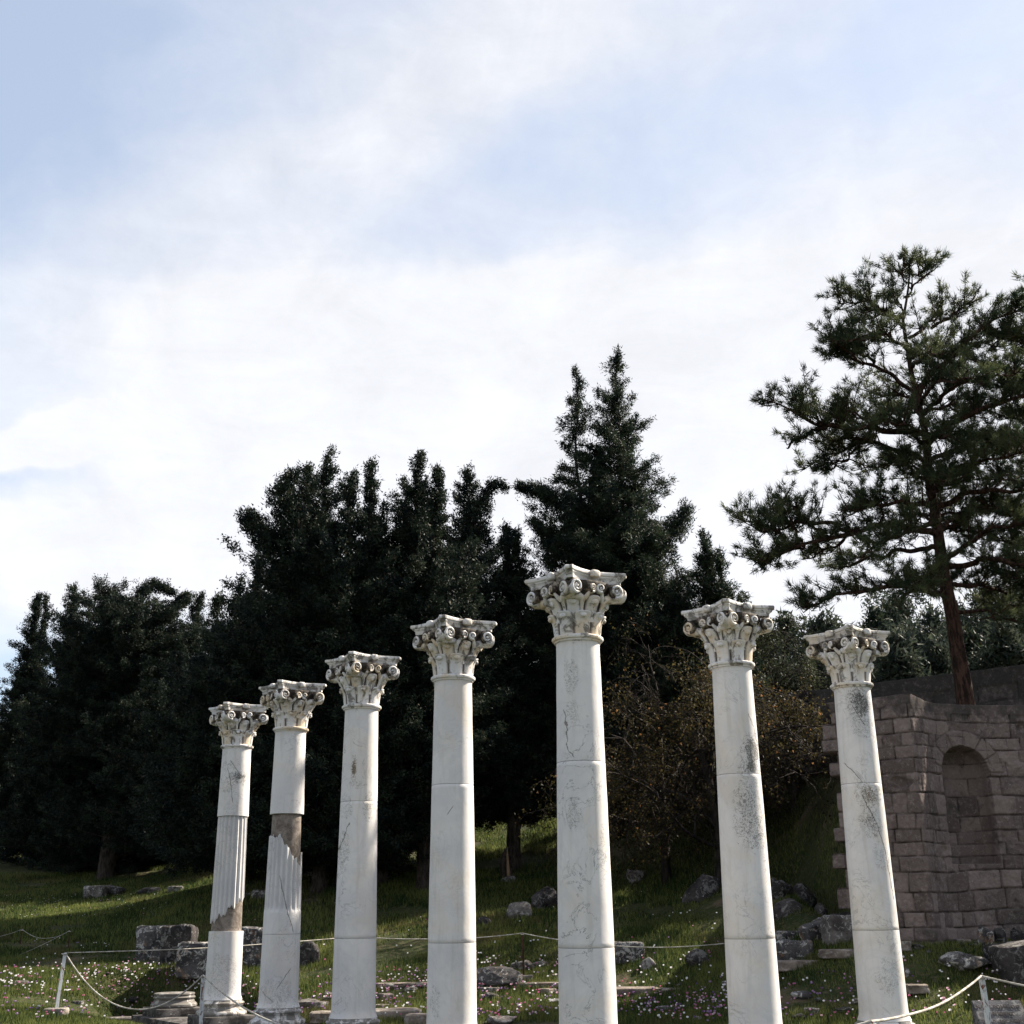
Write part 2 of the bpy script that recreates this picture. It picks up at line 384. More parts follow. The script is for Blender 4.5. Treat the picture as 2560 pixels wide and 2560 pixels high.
# ------------------------------------------------------------------ capital (one of the kind, local z = 0 at the necking ring)
TIP = 0.745
def abacus_part():
    # plan of a concave-sided square with cut corners
    out = []
    c = TIP*math.cos(math.pi/4); h = 0.046
    for k in range(4):
        a = k*math.pi/2; R = np.array([[math.cos(a), -math.sin(a)], [math.sin(a), math.cos(a)]])
        p0 = np.array([c+h*0.7, -c+h*0.9]); p1 = np.array([c+h*0.7, c-h*0.9])
        for q in range(15):
            u = q/14.0; y = p0[1]*(1-u)+p1[1]*u; x = 0.420+(p0[0]-0.420)*abs(2*u-1)**2.0
            out.append(R@np.array([x, y]))
    O = np.array(out); n = len(O)
    prof = [(0.60, 0.768), (0.875, 0.768), (0.885, 0.774), (0.888, 0.815), (0.905, 0.835), (0.940, 0.852), (0.952, 0.858), (0.940, 0.868), (0.965, 0.878), (0.998, 0.886), (1.008, 0.906), (1.0, 0.928), (0.985, 0.936), (0.3, 0.94)]
    V = np.concatenate([np.concatenate([O*s, np.full((n, 1), z)], 1) for s, z in prof]); F = []
    for i in range(len(prof)-1):
        for j in range(n): k = (j+1) % n; F.append((i*n+j, i*n+k, (i+1)*n+k, (i+1)*n+j))
    F.append(tuple((len(prof)-1)*n+j for j in range(n))); F.append(tuple(range(n-1, -1, -1)))
    V[:, 2] += vnoise(V, 6, 3, 2)*0.006; V[:, :2] += vnoise(V, 7, 8, 2)[:, None]*0.006
    return V, F
def leaf(prof, half, round_from, tipw, over, knob=None, nu=17, crease=0.0, dome=0.0):
    """prof: (r,z) rising profile with the curl at its end; half: half angle; over: how much the lip falls back at the sides"""
    pr = np.array(prof); nv = len(pr); L = np.r_[0, np.cumsum(np.hypot(*np.diff(pr, axis=0).T))]; L /= L[-1]
    U = np.linspace(-1, 1, nu); V = []
    for iv in range(nv):
        v = L[iv]; w = half
        if v > round_from:
            q = (v-round_from)/(1-round_from); w = half*(tipw+(1-tipw)*math.sqrt(max(0, 1-q**2.2)))
        for u in U:
            r, z = pr[iv]
            lip = max(0, r-pr[int(nv*0.55)][0])
            r2 = r-lip*over*abs(u)**2.2-0.022*abs(u)**4-crease*math.exp(-(u/0.18)**2)-dome*abs(u)**2.4*min(1.0, v*1.6)
            z2 = z-0.03*abs(u)**3*(v**3)
            a = u*w*(0.345/max(r2, 0.3))**0.15
            V.append((r2*math.cos(a), r2*math.sin(a), z2))
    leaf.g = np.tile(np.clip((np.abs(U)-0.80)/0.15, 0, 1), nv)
    F = [(iv*nu+k, iv*nu+k+1, (iv+1)*nu+k+1, (iv+1)*nu+k) for iv in range(nv-1) for k in range(nu-1)]
    # thickness: an inner copy pulled towards the bell
    V = np.array(V); n = len(V); I = V.copy(); d = np.hypot(I[:, 0], I[:, 1]); s = (d-0.055)/d
    I[:, 0] *= s; I[:, 1] *= s; I[:, 2] -= 0.0
    lastrows = n-3*nu; I[lastrows:, 2] += 0.0
    V = np.concatenate([V, I]); F += [(f[3]+n, f[2]+n, f[1]+n, f[0]+n) for f in F]
    for iv in range(nv-1):
        F.append((iv*nu, (iv+1)*nu, (iv+1)*nu+n, iv*nu+n)); e = nu-1; F.append(((iv+1)*nu+e, iv*nu+e, iv*nu+e+n, (iv+1)*nu+e+n))
    for k in range(nu-1): F.append(((nv-1)*nu+k, (nv-1)*nu+k+n, (nv-1)*nu+k+1+n, (nv-1)*nu+k+1))
    parts = [(V, F)]
    if knob: parts.append(ellipsoid((knob[0], 0, knob[1]), knob[2]))
    o_ = merge(parts); gq = np.zeros(len(o_[0])); gq[:n] = leaf.g; gq[n:2*n] = 1.0; leaf.g = gq
    return o_
LOW = leaf([(0.325, 0.02), (0.338, 0.10), (0.347, 0.18), (0.358, 0.235), (0.378, 0.278), (0.402, 0.310), (0.420, 0.330), (0.424, 0.342), (0.414, 0.352), (0.392, 0.354)],
           math.radians(21.7), 0.66, 0.80, 0.85, (0.388, 0.290, (0.036, 0.055, 0.038)), dome=0.012)
LOWG = leaf.g
UP = leaf([(0.338, 0.20), (0.352, 0.28), (0.374, 0.35), (0.404, 0.415), (0.440, 0.470), (0.470, 0.510), (0.486, 0.535), (0.488, 0.550), (0.474, 0.562), (0.445, 0.565)],
          math.radians(18.5), 0.58, 0.60, 0.55, (0.425, 0.485, (0.048, 0.062, 0.058)), crease=0.004, dome=0.05)
UPG = leaf.g
def spiral_disc(R, thick, turns=2.1, ridge=0.024, inner=0.022, n=64):
    """a volute lying in the x-z plane (faces +-y), centre at the origin, outer end at the bottom"""
    parts = []; prof = []
    disc = lathe([(0.001, -thick*0.32), (R*0.86, -thick*0.32), (R*0.93, 0), (R*0.86, thick*0.32), (0.001, thick*0.32)], 36)
    Rx = np.array([[1, 0, 0], [0, 0, 1], [0, -1, 0]])
    dV = np.asarray(disc[0])@Rx.T
    pts, rad = [], []
    for k in range(n+1):
        u = k/n; a = -math.pi*0.62+turns*2*math.pi*u; r = (R-ridge*0.8)*(1-u)**0.9*1.0+inner*u
        pts.append((r*math.cos(a), r*math.sin(a))); rad.append(ridge*(1-0.45*u))
    V, F = [], []
    m = 8
    for (x, z), rr in zip(pts, rad):
        L = math.hypot(x, z)+1e-9
        for q in range(m):
            t = 2*math.pi*q/m
            o = rr*math.cos(t); yy = thick*0.56*math.copysign(abs(math.sin(t))**0.6, math.sin(t))
            V.append((x*(L+o)/L, yy, z*(L+o)/L))
    for k in range(n):
        for q in range(m): q2 = (q+1) % m; F.append((k*m+q, k*m+q2, (k+1)*m+q2, (k+1)*m+q))
    eye = ellipsoid((0, 0, 0), (inner*1.25, thick*0.62, inner*1.25), nu=12, nv=8)
    Vm, Fm = merge([(np.array(V), F), eye]); n1_ = len(Fm)
    Vall, Fall = merge([(Vm, Fm), (dV, disc[1])])
    return Vall, Fall, [0]*n1_+[1]*len(disc[1])
def place(V, pos, ang):
    """rotate about z by ang and move"""
    c, s = math.cos(ang), math.sin(ang); V = np.asarray(V)
    return np.stack([V[:, 0]*c-V[:, 1]*s, V[:, 0]*s+V[:, 1]*c, V[:, 2]], -1)+np.array(pos)

def shade(o, ang=38):
    me = o.data
    me.polygons.foreach_set('use_smooth', np.ones(len(me.polygons), dtype=bool))
    try: me.set_sharp_from_angle(angle=math.radians(ang))
    except Exception: pass
def make_capital():
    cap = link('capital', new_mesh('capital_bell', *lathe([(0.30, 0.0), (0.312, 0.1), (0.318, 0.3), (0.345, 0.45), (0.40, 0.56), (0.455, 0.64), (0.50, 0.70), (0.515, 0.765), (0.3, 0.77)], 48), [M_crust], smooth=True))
    ab = link('abacus', new_mesh('abacus', *abacus_part(), [M_abacus]), cap); shade(ab, 30)
    b = ellipsoid((0.452, 0, 0.882), (0.052, 0.078, 0.058), power=0.6, nu=18, nv=12); bm_ = new_mesh('boss', *b, [M_abacus], smooth=True)
    for k in range(4): link('boss', bm_, ab, rz=k*math.pi/2)
    lowm = new_mesh('lower_leaf', *LOW, [M_cap]); upm = new_mesh('upper_leaf', *UP, [M_cap])
    for m_, g_ in ((lowm, LOWG), (upm, UPG)):
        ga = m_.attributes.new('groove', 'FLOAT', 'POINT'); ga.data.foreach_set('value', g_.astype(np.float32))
        m_.polygons.foreach_set('use_smooth', np.ones(len(m_.polygons), dtype=bool)); m_.set_sharp_from_angle(angle=math.radians(50))
    for k in range(8):
        link('acanthus_leaf', lowm, cap, rz=math.radians(22.5+45*k)); link('acanthus_leaf', upm, cap, rz=math.radians(45*k))
    # corner volutes with the band that carries them, and the small pair on every face
    bV, bF, bi = spiral_disc(0.122, 0.105, turns=1.5, ridge=0.030, inner=0.026); sV, sF, si = spiral_disc(0.082, 0.09, turns=1.2, ridge=0.025, inner=0.020, n=40)
    mb, ms = [], []
    for k in range(4):
        dg = math.radians(45+90*k)
        for sgn in (1, -1):
            t = dg-sgn*math.radians(41)             # the way the volute points, level
            tip = np.array([0.700*math.cos(dg), 0.700*math.sin(dg)]); nrm_ = np.array([-math.sin(t), math.cos(t)])*(-sgn)
            c = tip-0.122*np.array([math.cos(t), math.sin(t)])+nrm_*0.012
            Vd = place(bV, (c[0], c[1], 0.648), t)
            st = dg-sgn*math.radians(20); s0 = np.array([0.352*math.cos(st), 0.352*math.sin(st), 0.34]); s1 = np.array([0.44*math.cos(st), 0.44*math.sin(st), 0.545])
            e = np.array([c[0]-0.02*math.cos(t), c[1]-0.02*math.sin(t), 0.566]); e2 = np.array([c[0]+0.05*math.cos(t), c[1]+0.05*math.sin(t), 0.556])
            P = np.array([s0, (s0+s1)/2+np.array([0, 0, -0.01]), s1, (s1+e)/2+np.array([0, 0, 0.012]), e, e2]); rr = np.array([0.020, 0.026, 0.050, 0.064, 0.050, 0.022])
            tt = np.linspace(0, 5, 21); P = np.stack([np.interp(tt, range(6), P[:, q]) for q in range(3)], 1); P[1:-1] = (P[:-2]+P[1:-1]*2+P[2:])/4; P[1:-1] = (P[:-2]+P[1:-1]*2+P[2:])/4
            tV, tF = tubes([(P, np.interp(tt, range(6), rr))], 12)
            V_, F_ = merge([(Vd, bF), (tV, tF.tolist())])
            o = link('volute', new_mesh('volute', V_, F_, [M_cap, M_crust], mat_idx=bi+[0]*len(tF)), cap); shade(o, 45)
        fa = math.radians(90*k)
        for sgn in (1, -1):
            c = np.array([0.475*math.cos(fa)-sgn*0.088*math.sin(fa), 0.475*math.sin(fa)+sgn*0.088*math.cos(fa)])
            Vs = sV.copy(); Vs[:, 0] *= -sgn
            Vd = place(Vs, (c[0], c[1], 0.668), fa+math.pi/2-sgn*0.25)
            st = fa+sgn*math.radians(24); s1 = np.array([0.42*math.cos(st), 0.42*math.sin(st), 0.50]); e = np.array([c[0], c[1], 0.612])+np.array([-sgn*0.03*math.sin(fa), sgn*0.03*math.cos(fa), 0])
            P = np.array([s1, (s1+e)/2+np.array([0, 0, -0.008]), e]); tt = np.linspace(0, 2, 9)
            tV, tF = tubes([(np.stack([np.interp(tt, range(3), P[:, q]) for q in range(3)], 1), np.interp(tt, [0, 1, 2], [0.034, 0.033, 0.020]))], 10)
            V_, F_ = merge([(Vd, sF), (tV, tF.tolist())])
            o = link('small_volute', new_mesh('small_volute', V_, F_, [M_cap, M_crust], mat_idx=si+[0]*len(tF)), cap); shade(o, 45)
    return cap

# ------------------------------------------------------------------ columns
COLS = [(-6.39, 28.43), (-4.69, 25.79), (-2.87, 23.02), (-1.01, 20.19), (0.92, 17.26), (3.47, 19.32), (5.90, 21.29)]
GRID_A = 2.158
B0 = 0.49                      # height of the shaft's foot above the bottom of the plinth
SHAFT = 5.40
def zpy(i, py):                # height on a column's axis seen at row py of the photograph
    x, y = COLS[i]; z = 0.0
    for _ in range(40):
        d = np.array([x, y, z-CAMZ]); k = d@Fv; r = 1280-FPX*(d@Uv)/k; z += (r-py)*k/FPX
    return z
def r_at(z):                   # shaft radius
    zz = np.clip(np.asarray(z, float), 0, SHAFT); r = 0.385-0.078*(zz/SHAFT)**1.25
    r = r+0.042*np.exp(-(zz/0.05)**1.0)+0.022*np.exp(-((SHAFT-zz)/0.035)); return r
def drum(z0, z1, mat, dr=0.0, flutes=0, zlow=None, zhigh=None, nseg=96, gap=0.002, flute_top=None, flute_bot=None):
    """a shaft drum between heights (above the shaft's foot); zlow/zhigh are functions of the angle for broken edges"""
    n = nseg; a = np.arange(n)*2*math.pi/n; rows = max(4, int((z1-z0)/0.06)); V = []
    lo = np.array([zlow(t) if zlow else z0+gap for t in a]); hi = np.array([zhigh(t) if zhigh else z1-gap for t in a])
    G_ = []
    vs = np.r_[0, 0.0015, np.linspace(0, 1, rows)[1:-1], 0.9985, 1]
    for iv, v in enumerate(vs):
        z = lo*(1-v)+hi*v; r = r_at(z)+dr
        if iv in (0, len(vs)-1): r = r-0.004
        if flutes:
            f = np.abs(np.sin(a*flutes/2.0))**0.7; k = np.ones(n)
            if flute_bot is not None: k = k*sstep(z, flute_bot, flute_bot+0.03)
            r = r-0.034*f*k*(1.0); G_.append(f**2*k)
        else: G_.append(np.zeros(n))
        r = r+vnoise(np.stack([np.cos(a)*2, np.sin(a)*2, z*2], -1), 1.4, 4, 2)*0.003
        V.append(np.stack([r*np.cos(a), r*np.sin(a), z+B0], -1))
    G_.append(np.zeros(n)); G_.insert(0, np.zeros(n))
    V.append(np.stack([0.22*np.cos(a), 0.22*np.sin(a), hi*0+min(hi.min(), z1)+B0-0.001 if zhigh else hi+B0], -1)); V.insert(0, np.stack([0.22*np.cos(a), 0.22*np.sin(a), lo+B0], -1))
    m = len(V); V = np.concatenate(V); i = np.arange(m-1)[:, None]; j = np.arange(n)[None, :]; j2 = (j+1) % n
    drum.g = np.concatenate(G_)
    return V, np.stack([i*n+j, i*n+j2, (i+1)*n+j2, (i+1)*n+j], -1).reshape(-1, 4)

def base_parts(root, plinth=True, rough=0):
    pr = [(0.30, 0.18), (0.535, 0.18), (0.552, 0.20), (0.560, 0.225), (0.552, 0.255), (0.530, 0.275), (0.500, 0.285), (0.498, 0.300), (0.470, 0.312), (0.452, 0.335), (0.450, 0.36), (0.462, 0.378), (0.470, 0.384), (0.470, 0.396),
          (0.482, 0.402), (0.493, 0.420), (0.488, 0.440), (0.470, 0.450), (0.445, 0.453), (0.440, 0.480), (0.432, B0-0.002), (0.10, B0-0.002)]
    pr = [(r*0.965, z) for r, z in pr]
    o = link('base', new_mesh('base', *lathe(pr, 72), [M_base]), root); shade(o, 40)
    pl = link('plinth', box_mesh('plinth', (0, 0, 0.09), (1.10, 1.10, 0.178), M_plinth, 0.012, 0.012, 31), root, rz=GRID_A)
def box_mesh(name, c, s, mat, bev=0.01, jit=0.01, seed=0, cuts=3):
    bm = bmesh.new(); bmesh.ops.create_cube(bm, size=1)
    bmesh.ops.scale(bm, vec=s, verts=bm.verts)
    bmesh.ops.bevel(bm, geom=bm.edges[:], offset=bev, segments=2, profile=0.6, affect='EDGES')
    if cuts:
        bmesh.ops.subdivide_edges(bm, edges=[e for e in bm.edges if e.calc_length() > min(s)*0.5], cuts=cuts, use_grid_fill=True)
    P = np.array([v.co for v in bm.verts]); n = vnoise(P+seed*3.7, 3.0/max(s)*1.2, seed, 4); n2 = vnoise(P+seed*1.7, 8.0/max(s), seed+5, 3)
    for v, a, b_ in zip(bm.verts, n, n2): v.co += v.co.normalized()*(a*jit*1.2+b_*jit*0.8) + Vector(c)
    me = bpy.data.meshes.new(name); bm.to_mesh(me); bm.free(); me.materials.append(mat)
    me.polygons.foreach_set('use_smooth', np.ones(len(me.polygons), dtype=bool)); me.set_sharp_from_angle(angle=math.radians(35))
    return me
ringm = None
def necking(root, mat):
    pr = [(0.25, -0.055), (0.333, -0.055), (0.337, -0.04), (0.340, -0.028), (0.362, -0.022), (0.372, 0.0), (0.368, 0.018), (0.352, 0.03), (0.325, 0.034), (0.2, 0.034)]
    o = link('necking_ring', new_mesh('necking_ring', *lathe([(r, z+B0+SHAFT) for r, z in pr], 72), [mat]), root); shade(o, 40)
CG, CBR, CDK = (0.10, 0.095, 0.085), (0.12, 0.085, 0.05), (0.05, 0.048, 0.044)
def P_(i, px, py, wx, wy, dens=1.0, colr=CG):
    """a stain on column i given where the photograph shows it"""
    x, y = COLS[i]; z = zpy(i, py); d = np.array([x, y, z-CAMZ])@Fv; ax = 1280+FPX*(np.array([x, y, z-CAMZ])@Rv)/d
    return ((px-ax)*d/FPX, z+B0, wx*d/FPX, wy*d/FPX, dens, colr)
def K_(i, x0, y0, x1, y1, wob=0.25):
    a = P_(i, x0, y0, 1, 1); b = P_(i, x1, y1, 1, 1); return (a[0], a[1], b[0], b[1], wob)
MC = [
    marble('column_marble_a', [P_(0, 606, 1945, 30, 14, 1.0, CDK), P_(0, 580, 1968, 22, 25, .4), P_(0, 565, 2440, 40, 60, .3)], seed=3, cracks=[K_(0, 583, 1905, 612, 1950, .15), K_(0, 575, 1925, 590, 2010, .2)]),
    marble('column_marble_b', [P_(1, 700, 2480, 40, 40, .3, CBR)], seed=5, cracks=[K_(1, 700, 2470, 735, 2420, .2), K_(1, 655, 2470, 690, 2500, .2), K_(1, 705, 2190, 738, 2330, .12)]),
    marble('column_marble_c', [P_(2, 890, 1925, 9, 34, 1.3, CBR), P_(2, 858, 2135, 22, 55, .6), P_(2, 925, 2020, 14, 40, .7), P_(2, 870, 2020, 20, 30, .4), P_(2, 900, 1965, 20, 14, .5, CBR)], veins=0.8, seed=8, cracks=[K_(2, 850, 2130, 882, 2060, .3)]),
    marble('column_marble_d', [P_(3, 1090, 2500, 14, 40, .3)], veins=0.35, seed=12, warm=0.1, cracks=[K_(3, 1120, 2040, 1135, 2020, .1)]),
    marble('column_marble_e', [P_(4, 1440, 1605, 24, 14, 1.0, CDK), P_(4, 1425, 1700, 20, 45, .6), P_(4, 1430, 2040, 16, 40, .6), P_(4, 1508, 2110, 14, 50, .45), P_(4, 1430, 1790, 16, 30, .35)], veins=0.9, seed=14, cracks=[K_(4, 1405, 1780, 1430, 1900, .3)]),
    marble('column_marble_f', [P_(5, 1869, 1885, 32, 52, 1.1), P_(5, 1872, 1920, 24, 26, 1.2), P_(5, 1858, 2030, 40, 110, .8), P_(5, 1880, 2080, 30, 60, .75)], veins=0.6, seed=19, warm=0.05, cracks=[K_(5, 1862, 1790, 1892, 1870, .25)]),
    marble('column_marble_g', [P_(6, 2138, 1765, 34, 46, 1.1, CDK), P_(6, 2148, 1820, 30, 34, .6), P_(6, 2160, 1990, 36, 34, 1.0, CBR), P_(6, 2165, 2060, 30, 40, .9), P_(6, 2190, 2140, 26, 40, .5), P_(6, 2205, 2440, 34, 44, .5)], veins=0.6, seed=23, warm=0.05,
           cracks=[K_(6, 2105, 1910, 2142, 1961, .12), K_(6, 2142, 1990, 2194, 2100, .2), K_(6, 2194, 2100, 2228, 2250, .15), K_(6, 2120, 1770, 2150, 1820, .2)]),
]
JOINTS = [[2042, 2327.5], [2036.6, 2335], [2006, 2345.6], [1964, 2356.6], [1908, 2369], [1938.6, 2346.5], [1961.4, 2325]]
LBL = ['leftmost and smallest marble column, ribbed middle drum above a brown patch', 'second marble column from the left, broken ribbed drum under a brown mortar core',
       'third marble column from the left, smooth shaft with a brown stain below its capital', 'fourth marble column from the left, plain clean shaft with a sunlit right edge',
       'tallest marble column at the centre of the row, nearest to the viewer', 'marble column second from the right with grey lichen down its shaft',
       'rightmost marble column with a long crack, in front of the niche wall']
capital = make_capital()
for i, (cx, cy) in enumerate(COLS):
    root = thing('marble_column', (cx, cy, -B0), LBL[i], 'column', 'seven standing Corinthian columns')
    base_parts(root)
    js = sorted(zpy(i, p) for p in JOINTS[i]); M = MC[i]
    if i == 0:
        cam_a = math.atan2(-cy, -cx)
        def edge(t):          # broken lower edge of the ribbed drum: high on the right, low on the left
            u = math.sin(t-cam_a); k = zpy(0, 2300)+(u+0.75)*0.26
            k += 0.05*math.sin(t*9)+0.03*math.sin(t*23+1)
            return min(max(k, js[0]+0.16), js[0]+0.72)
        def lowf(t): return edge(t)
        tall = link('shaft_drum', new_mesh('shaft_drum', *drum(0, js[0], M), [M]), root)
        link('mortar_core', new_mesh('mortar_core', *drum(js[0], js[0]+0.95, M_mortar, dr=-0.044), [M_mortar]), root)
        link('ribbed_drum', new_mesh('ribbed_drum', *drum(js[0]+0.3, js[1], M, dr=-0.004, flutes=20, zlow=lowf, nseg=288), [M]), root); RIB = [drum.g]
        link('shaft_drum', new_mesh('shaft_drum', *drum(js[1], SHAFT-0.02, M, dr=0.012), [M]), root)
    elif i == 1:
        cam_a = math.atan2(-cy, -cx); zt = zpy(1, 2092); zr = zpy(1, 2160)
        def hif(t):
            u = math.sin(t-cam_a); k = zt if u < -0.35 else zt-(u+0.35)/1.25*(zt-zr)*1.05
            k += 0.03*math.sin(t*11+2)+0.02*math.sin(t*27)
            if math.cos(t-cam_a) < -0.1: k = zt-0.3
            return k
        link('shaft_drum', new_mesh('shaft_drum', *drum(0, js[0], M), [M]), root)
        link('ribbed_drum', new_mesh('ribbed_drum', *drum(js[0], zt, M, flutes=20, zhigh=hif, nseg=288, flute_bot=zpy(1, 2277)), [M]), root); RIB = [drum.g]
        link('mortar_core', new_mesh('mortar_core', *drum(zr-0.3, js[1], M_mortar, dr=-0.044), [M_mortar]), root)
        link('shaft_drum', new_mesh('shaft_drum', *drum(js[1], SHAFT-0.02, M, dr=0.006), [M]), root)
    else:
        e = [0]+js+[SHAFT-0.02]
        for a_, b_ in zip(e[:-1], e[1:]): link('shaft_drum', new_mesh('shaft_drum', *drum(a_, b_, M), [M]), root)
    for ch in root.children:
        if ch.name.startswith('ribbed_drum') and ch.data.name.startswith('ribbed_drum'):
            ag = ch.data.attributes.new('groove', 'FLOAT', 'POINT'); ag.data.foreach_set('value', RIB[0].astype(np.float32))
        if 'drum' in ch.name or 'core' in ch.name: shade(ch, 50)
    necking(root, M_cap)
    c = capital if i == 0 else copy_tree(capital)
    c.parent = root; c.location = (0, 0, B0+SHAFT); c.rotation_euler = (0, 0, GRID_A)
    rj = np.random.RandomState(40+i)
    for ch in c.children:        # no two carved alike
        if ch.name.startswith(('acanthus_leaf', 'volute', 'small_volute')):
            k_ = 1+rj.randn()*0.018; ch.scale = (k_, k_, 1+rj.randn()*0.012); ch.rotation_euler[2] += rj.randn()*0.012
        if ch.name.startswith('abacus'): ch.rotation_euler = (rj.randn()*0.006, rj.randn()*0.006, rj.randn()*0.02)


# ------------------------------------------------------------------ old stone walls
def wallmat(name, c0, c1, c2):
    m, t, b, out = new_mat(name)
    co = t.node('ShaderNodeTexCoord').outputs['Object']
    tone = t.node('ShaderNodeAttribute', attribute_name='tone').outputs['Fac']
    c = t.mix(t.rng(tone, 0.0, 1.0, smooth=False), c0, c1)
    c = t.mix(t.mul(t.rng(t.noise(co, 1.1, 7, 0.7, 0.6), 0.50, 0.66), 0.75), c, c2)
    c = t.mix(t.mul(t.rng(t.noise(co, 7.0, 8, 0.80), 0.48, 0.70), 0.65), c, (0.27, 0.225, 0.21))
    pit = t.rng(t.vor(t.node('ShaderNodeVectorMath', operation='ADD', i_0=co, i_1=t.noise(co, 9.0, 3, 0.6, out=1)).outputs[0], 9.0), 0.20, 0.08)
    c = t.mix(t.mul(pit, 0.8), c, (0.035, 0.028, 0.026))
    jn = t.node('ShaderNodeAttribute', attribute_name='joint').outputs['Fac']
    c = t.mix(t.mul(jn, t.rng(t.noise(co, 3.0, 4, 0.7), 0.35, 0.6)), c, (0.022, 0.019, 0.018))
    peb = t.rng(t.noise(co, 24.0, 3, 0.6), 0.66, 0.74)
    c = t.mix(t.mul(peb, 0.75), c, (0.40, 0.37, 0.36))
    s = t.node('ShaderNodeSeparateXYZ', i_0=co)
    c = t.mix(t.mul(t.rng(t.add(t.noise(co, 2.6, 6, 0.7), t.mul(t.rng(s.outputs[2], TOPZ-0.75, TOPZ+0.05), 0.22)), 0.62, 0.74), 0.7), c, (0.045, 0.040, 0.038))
    t.put(b.inputs['Base Color'], c); b.inputs['Roughness'].default_value = 0.95
    bump(t, b, t.sub(t.add(t.noise(co, 12.0, 8, 0.75), t.mul(peb, 0.5)), t.mul(pit, 1.2)), 0.8, 0.03)
    return m
def make_wall(name, plan, z0, z1, course, blen, mat, niche=None, rough_left=True, res=0.022, ds=0.022, seed=3, smooth_corner=0.12, cap_h=0.22, thick=0.9, slope=0.0):
    P = np.array(plan, float)
    # resample the plan, rounding its corners a little
    L = np.r_[0, np.cumsum(np.hypot(*np.diff(P, axis=0).T))]; S = np.arange(0, L[-1], ds)
    X = np.interp(S, L, P[:, 0]); Y = np.interp(S, L, P[:, 1]); k = max(1, int(smooth_corner/ds)); ker = np.ones(2*k+1)/(2*k+1)
    Xp = np.convolve(np.r_[2*X[0]-X[k:0:-1], X, 2*X[-1]-X[-2:-k-2:-1]], ker, 'valid'); Yp = np.convolve(np.r_[2*Y[0]-Y[k:0:-1], Y, 2*Y[-1]-Y[-2:-k-2:-1]], ker, 'valid')
    tx, ty = np.gradient(Xp), np.gradient(Yp); n_ = np.hypot(tx, ty); NX, NY = ty/n_, -tx/n_      # towards the viewer
    Z = np.arange(z0, z1+res*0.5, res); SS, ZZ = np.meshgrid(S, Z); ns, nz = len(S), len(Z)
    pt = np.stack([SS.ravel(), ZZ.ravel(), np.zeros(SS.size)], -1)
    wz = ZZ.ravel()+vnoise(pt, 0.55, seed, 2)*0.10+np.sin(ZZ.ravel()*3.1+seed)*0.085; ws = SS.ravel()+vnoise(pt, 1.6, seed+1, 2)*0.03
    row = np.floor((wz-z0)/course).astype(int)
    rr = np.random.RandomState(seed); depth = np.zeros(len(pt)); tone = np.zeros(len(pt)); dist = np.full(len(pt), 9.0)
    leftedge = np.zeros(row.max()+2)
    for r in range(row.max()+1):
        msk = row == r; cuts = [-rr.rand()*0.5]
        while cuts[-1] < S[-1]+1: cuts.append(cuts[-1]+blen*(0.55+rr.rand()*0.95))
        cuts = np.array(cuts); idx = np.searchsorted(cuts, ws[msk])-1
        off = rr.randn(len(cuts))*0.009; tn = rr.rand(len(cuts)); tilt = rr.randn(len(cuts))*0.009
        s_ = ws[msk]; a, b_ = cuts[idx], cuts[idx+1]; d = np.minimum(s_-a, b_-s_); v = (wz[msk]-z0)/course-r; dz = np.minimum(v, 1-v)*course
        # some joints are closed
        shut = (rr.rand(len(cuts)) < 0.15)
        e = np.minimum(np.where(shut[idx], 9, d), dz); dist[msk] = e
        wdt = 0.007+0.010*np.clip(vnoise(pt[msk], 1.3, seed+7, 2)+0.3, 0, 1)
        depth[msk] = off[idx]+tilt[idx]*(v-0.5)*1.0 - 0.060*np.exp(-(e/(wdt*0.8))**2) - 0.006*np.exp(-(e/0.04)**2); tone[msk] = tn[idx]
        leftedge[r] = rr.rand()*0.50*(0.55+0.45*(r % 2))+0.12*math.sin(r*0.8) if rough_left else 0
    depth += vnoise(pt, 5.0, seed+2, 4)*0.030 + vnoise(pt, 22.0, seed+4, 2)*0.012
    chip = vnoise(pt, 2.3, seed+5, 3); depth -= sstep(chip, 0.42, 0.62)*0.06
    topz = z1-cap_h; inc = ZZ.ravel() > topz+vnoise(pt, 0.8, seed+8, 2)*0.05
    depth = np.where(inc, 0.012+vnoise(pt, 3.0, seed+9, 3)*0.02, depth); tone = np.where(inc, 0.15, tone)
    if niche:
        s0, zb, zs, R = niche; ds_ = SS.ravel()-s0; dz_ = ZZ.ravel()-zs; rad = np.hypot(ds_, np.maximum(dz_, 0))
        inside = (rad < R) & (ZZ.ravel() > zb)
        back = np.sqrt(np.clip(R*R*1.15-ds_**2-0.6*np.maximum(dz_, 0)**2, 0.0004, None))*0.95
        depth = np.where(inside, depth*0.6-back-0.03, depth)
        # the ring of wedge stones round the arch
        ring = (~inside) & (dz_ > -0.02) & (rad < R+0.36)
        ang = np.arctan2(dz_, ds_); q = ang/(math.pi/6.4); fr = np.abs(q-np.round(q))*(math.pi/6.4)*rad
        e = np.minimum(fr, np.minimum(np.abs(rad-R-0.36), 9))
        depth = np.where(ring, 0.012-0.05*np.exp(-(e/0.014)**2)+vnoise(pt, 6.0, seed+6, 3)*0.018, depth); tone = np.where(ring, 0.45+0.35*hash3(np.round(q-0.5).astype(int), 0*q.astype(int), 0*q.astype(int), 5), tone)
    top = z1+vnoise(np.stack([SS.ravel(), SS.ravel()*0, SS.ravel()*0], -1), 0.9, seed+11, 3)*0.035+slope*SS.ravel()
    f = (ZZ.ravel()-z0)/(z1-z0); zz = z0+(top-z0)*f
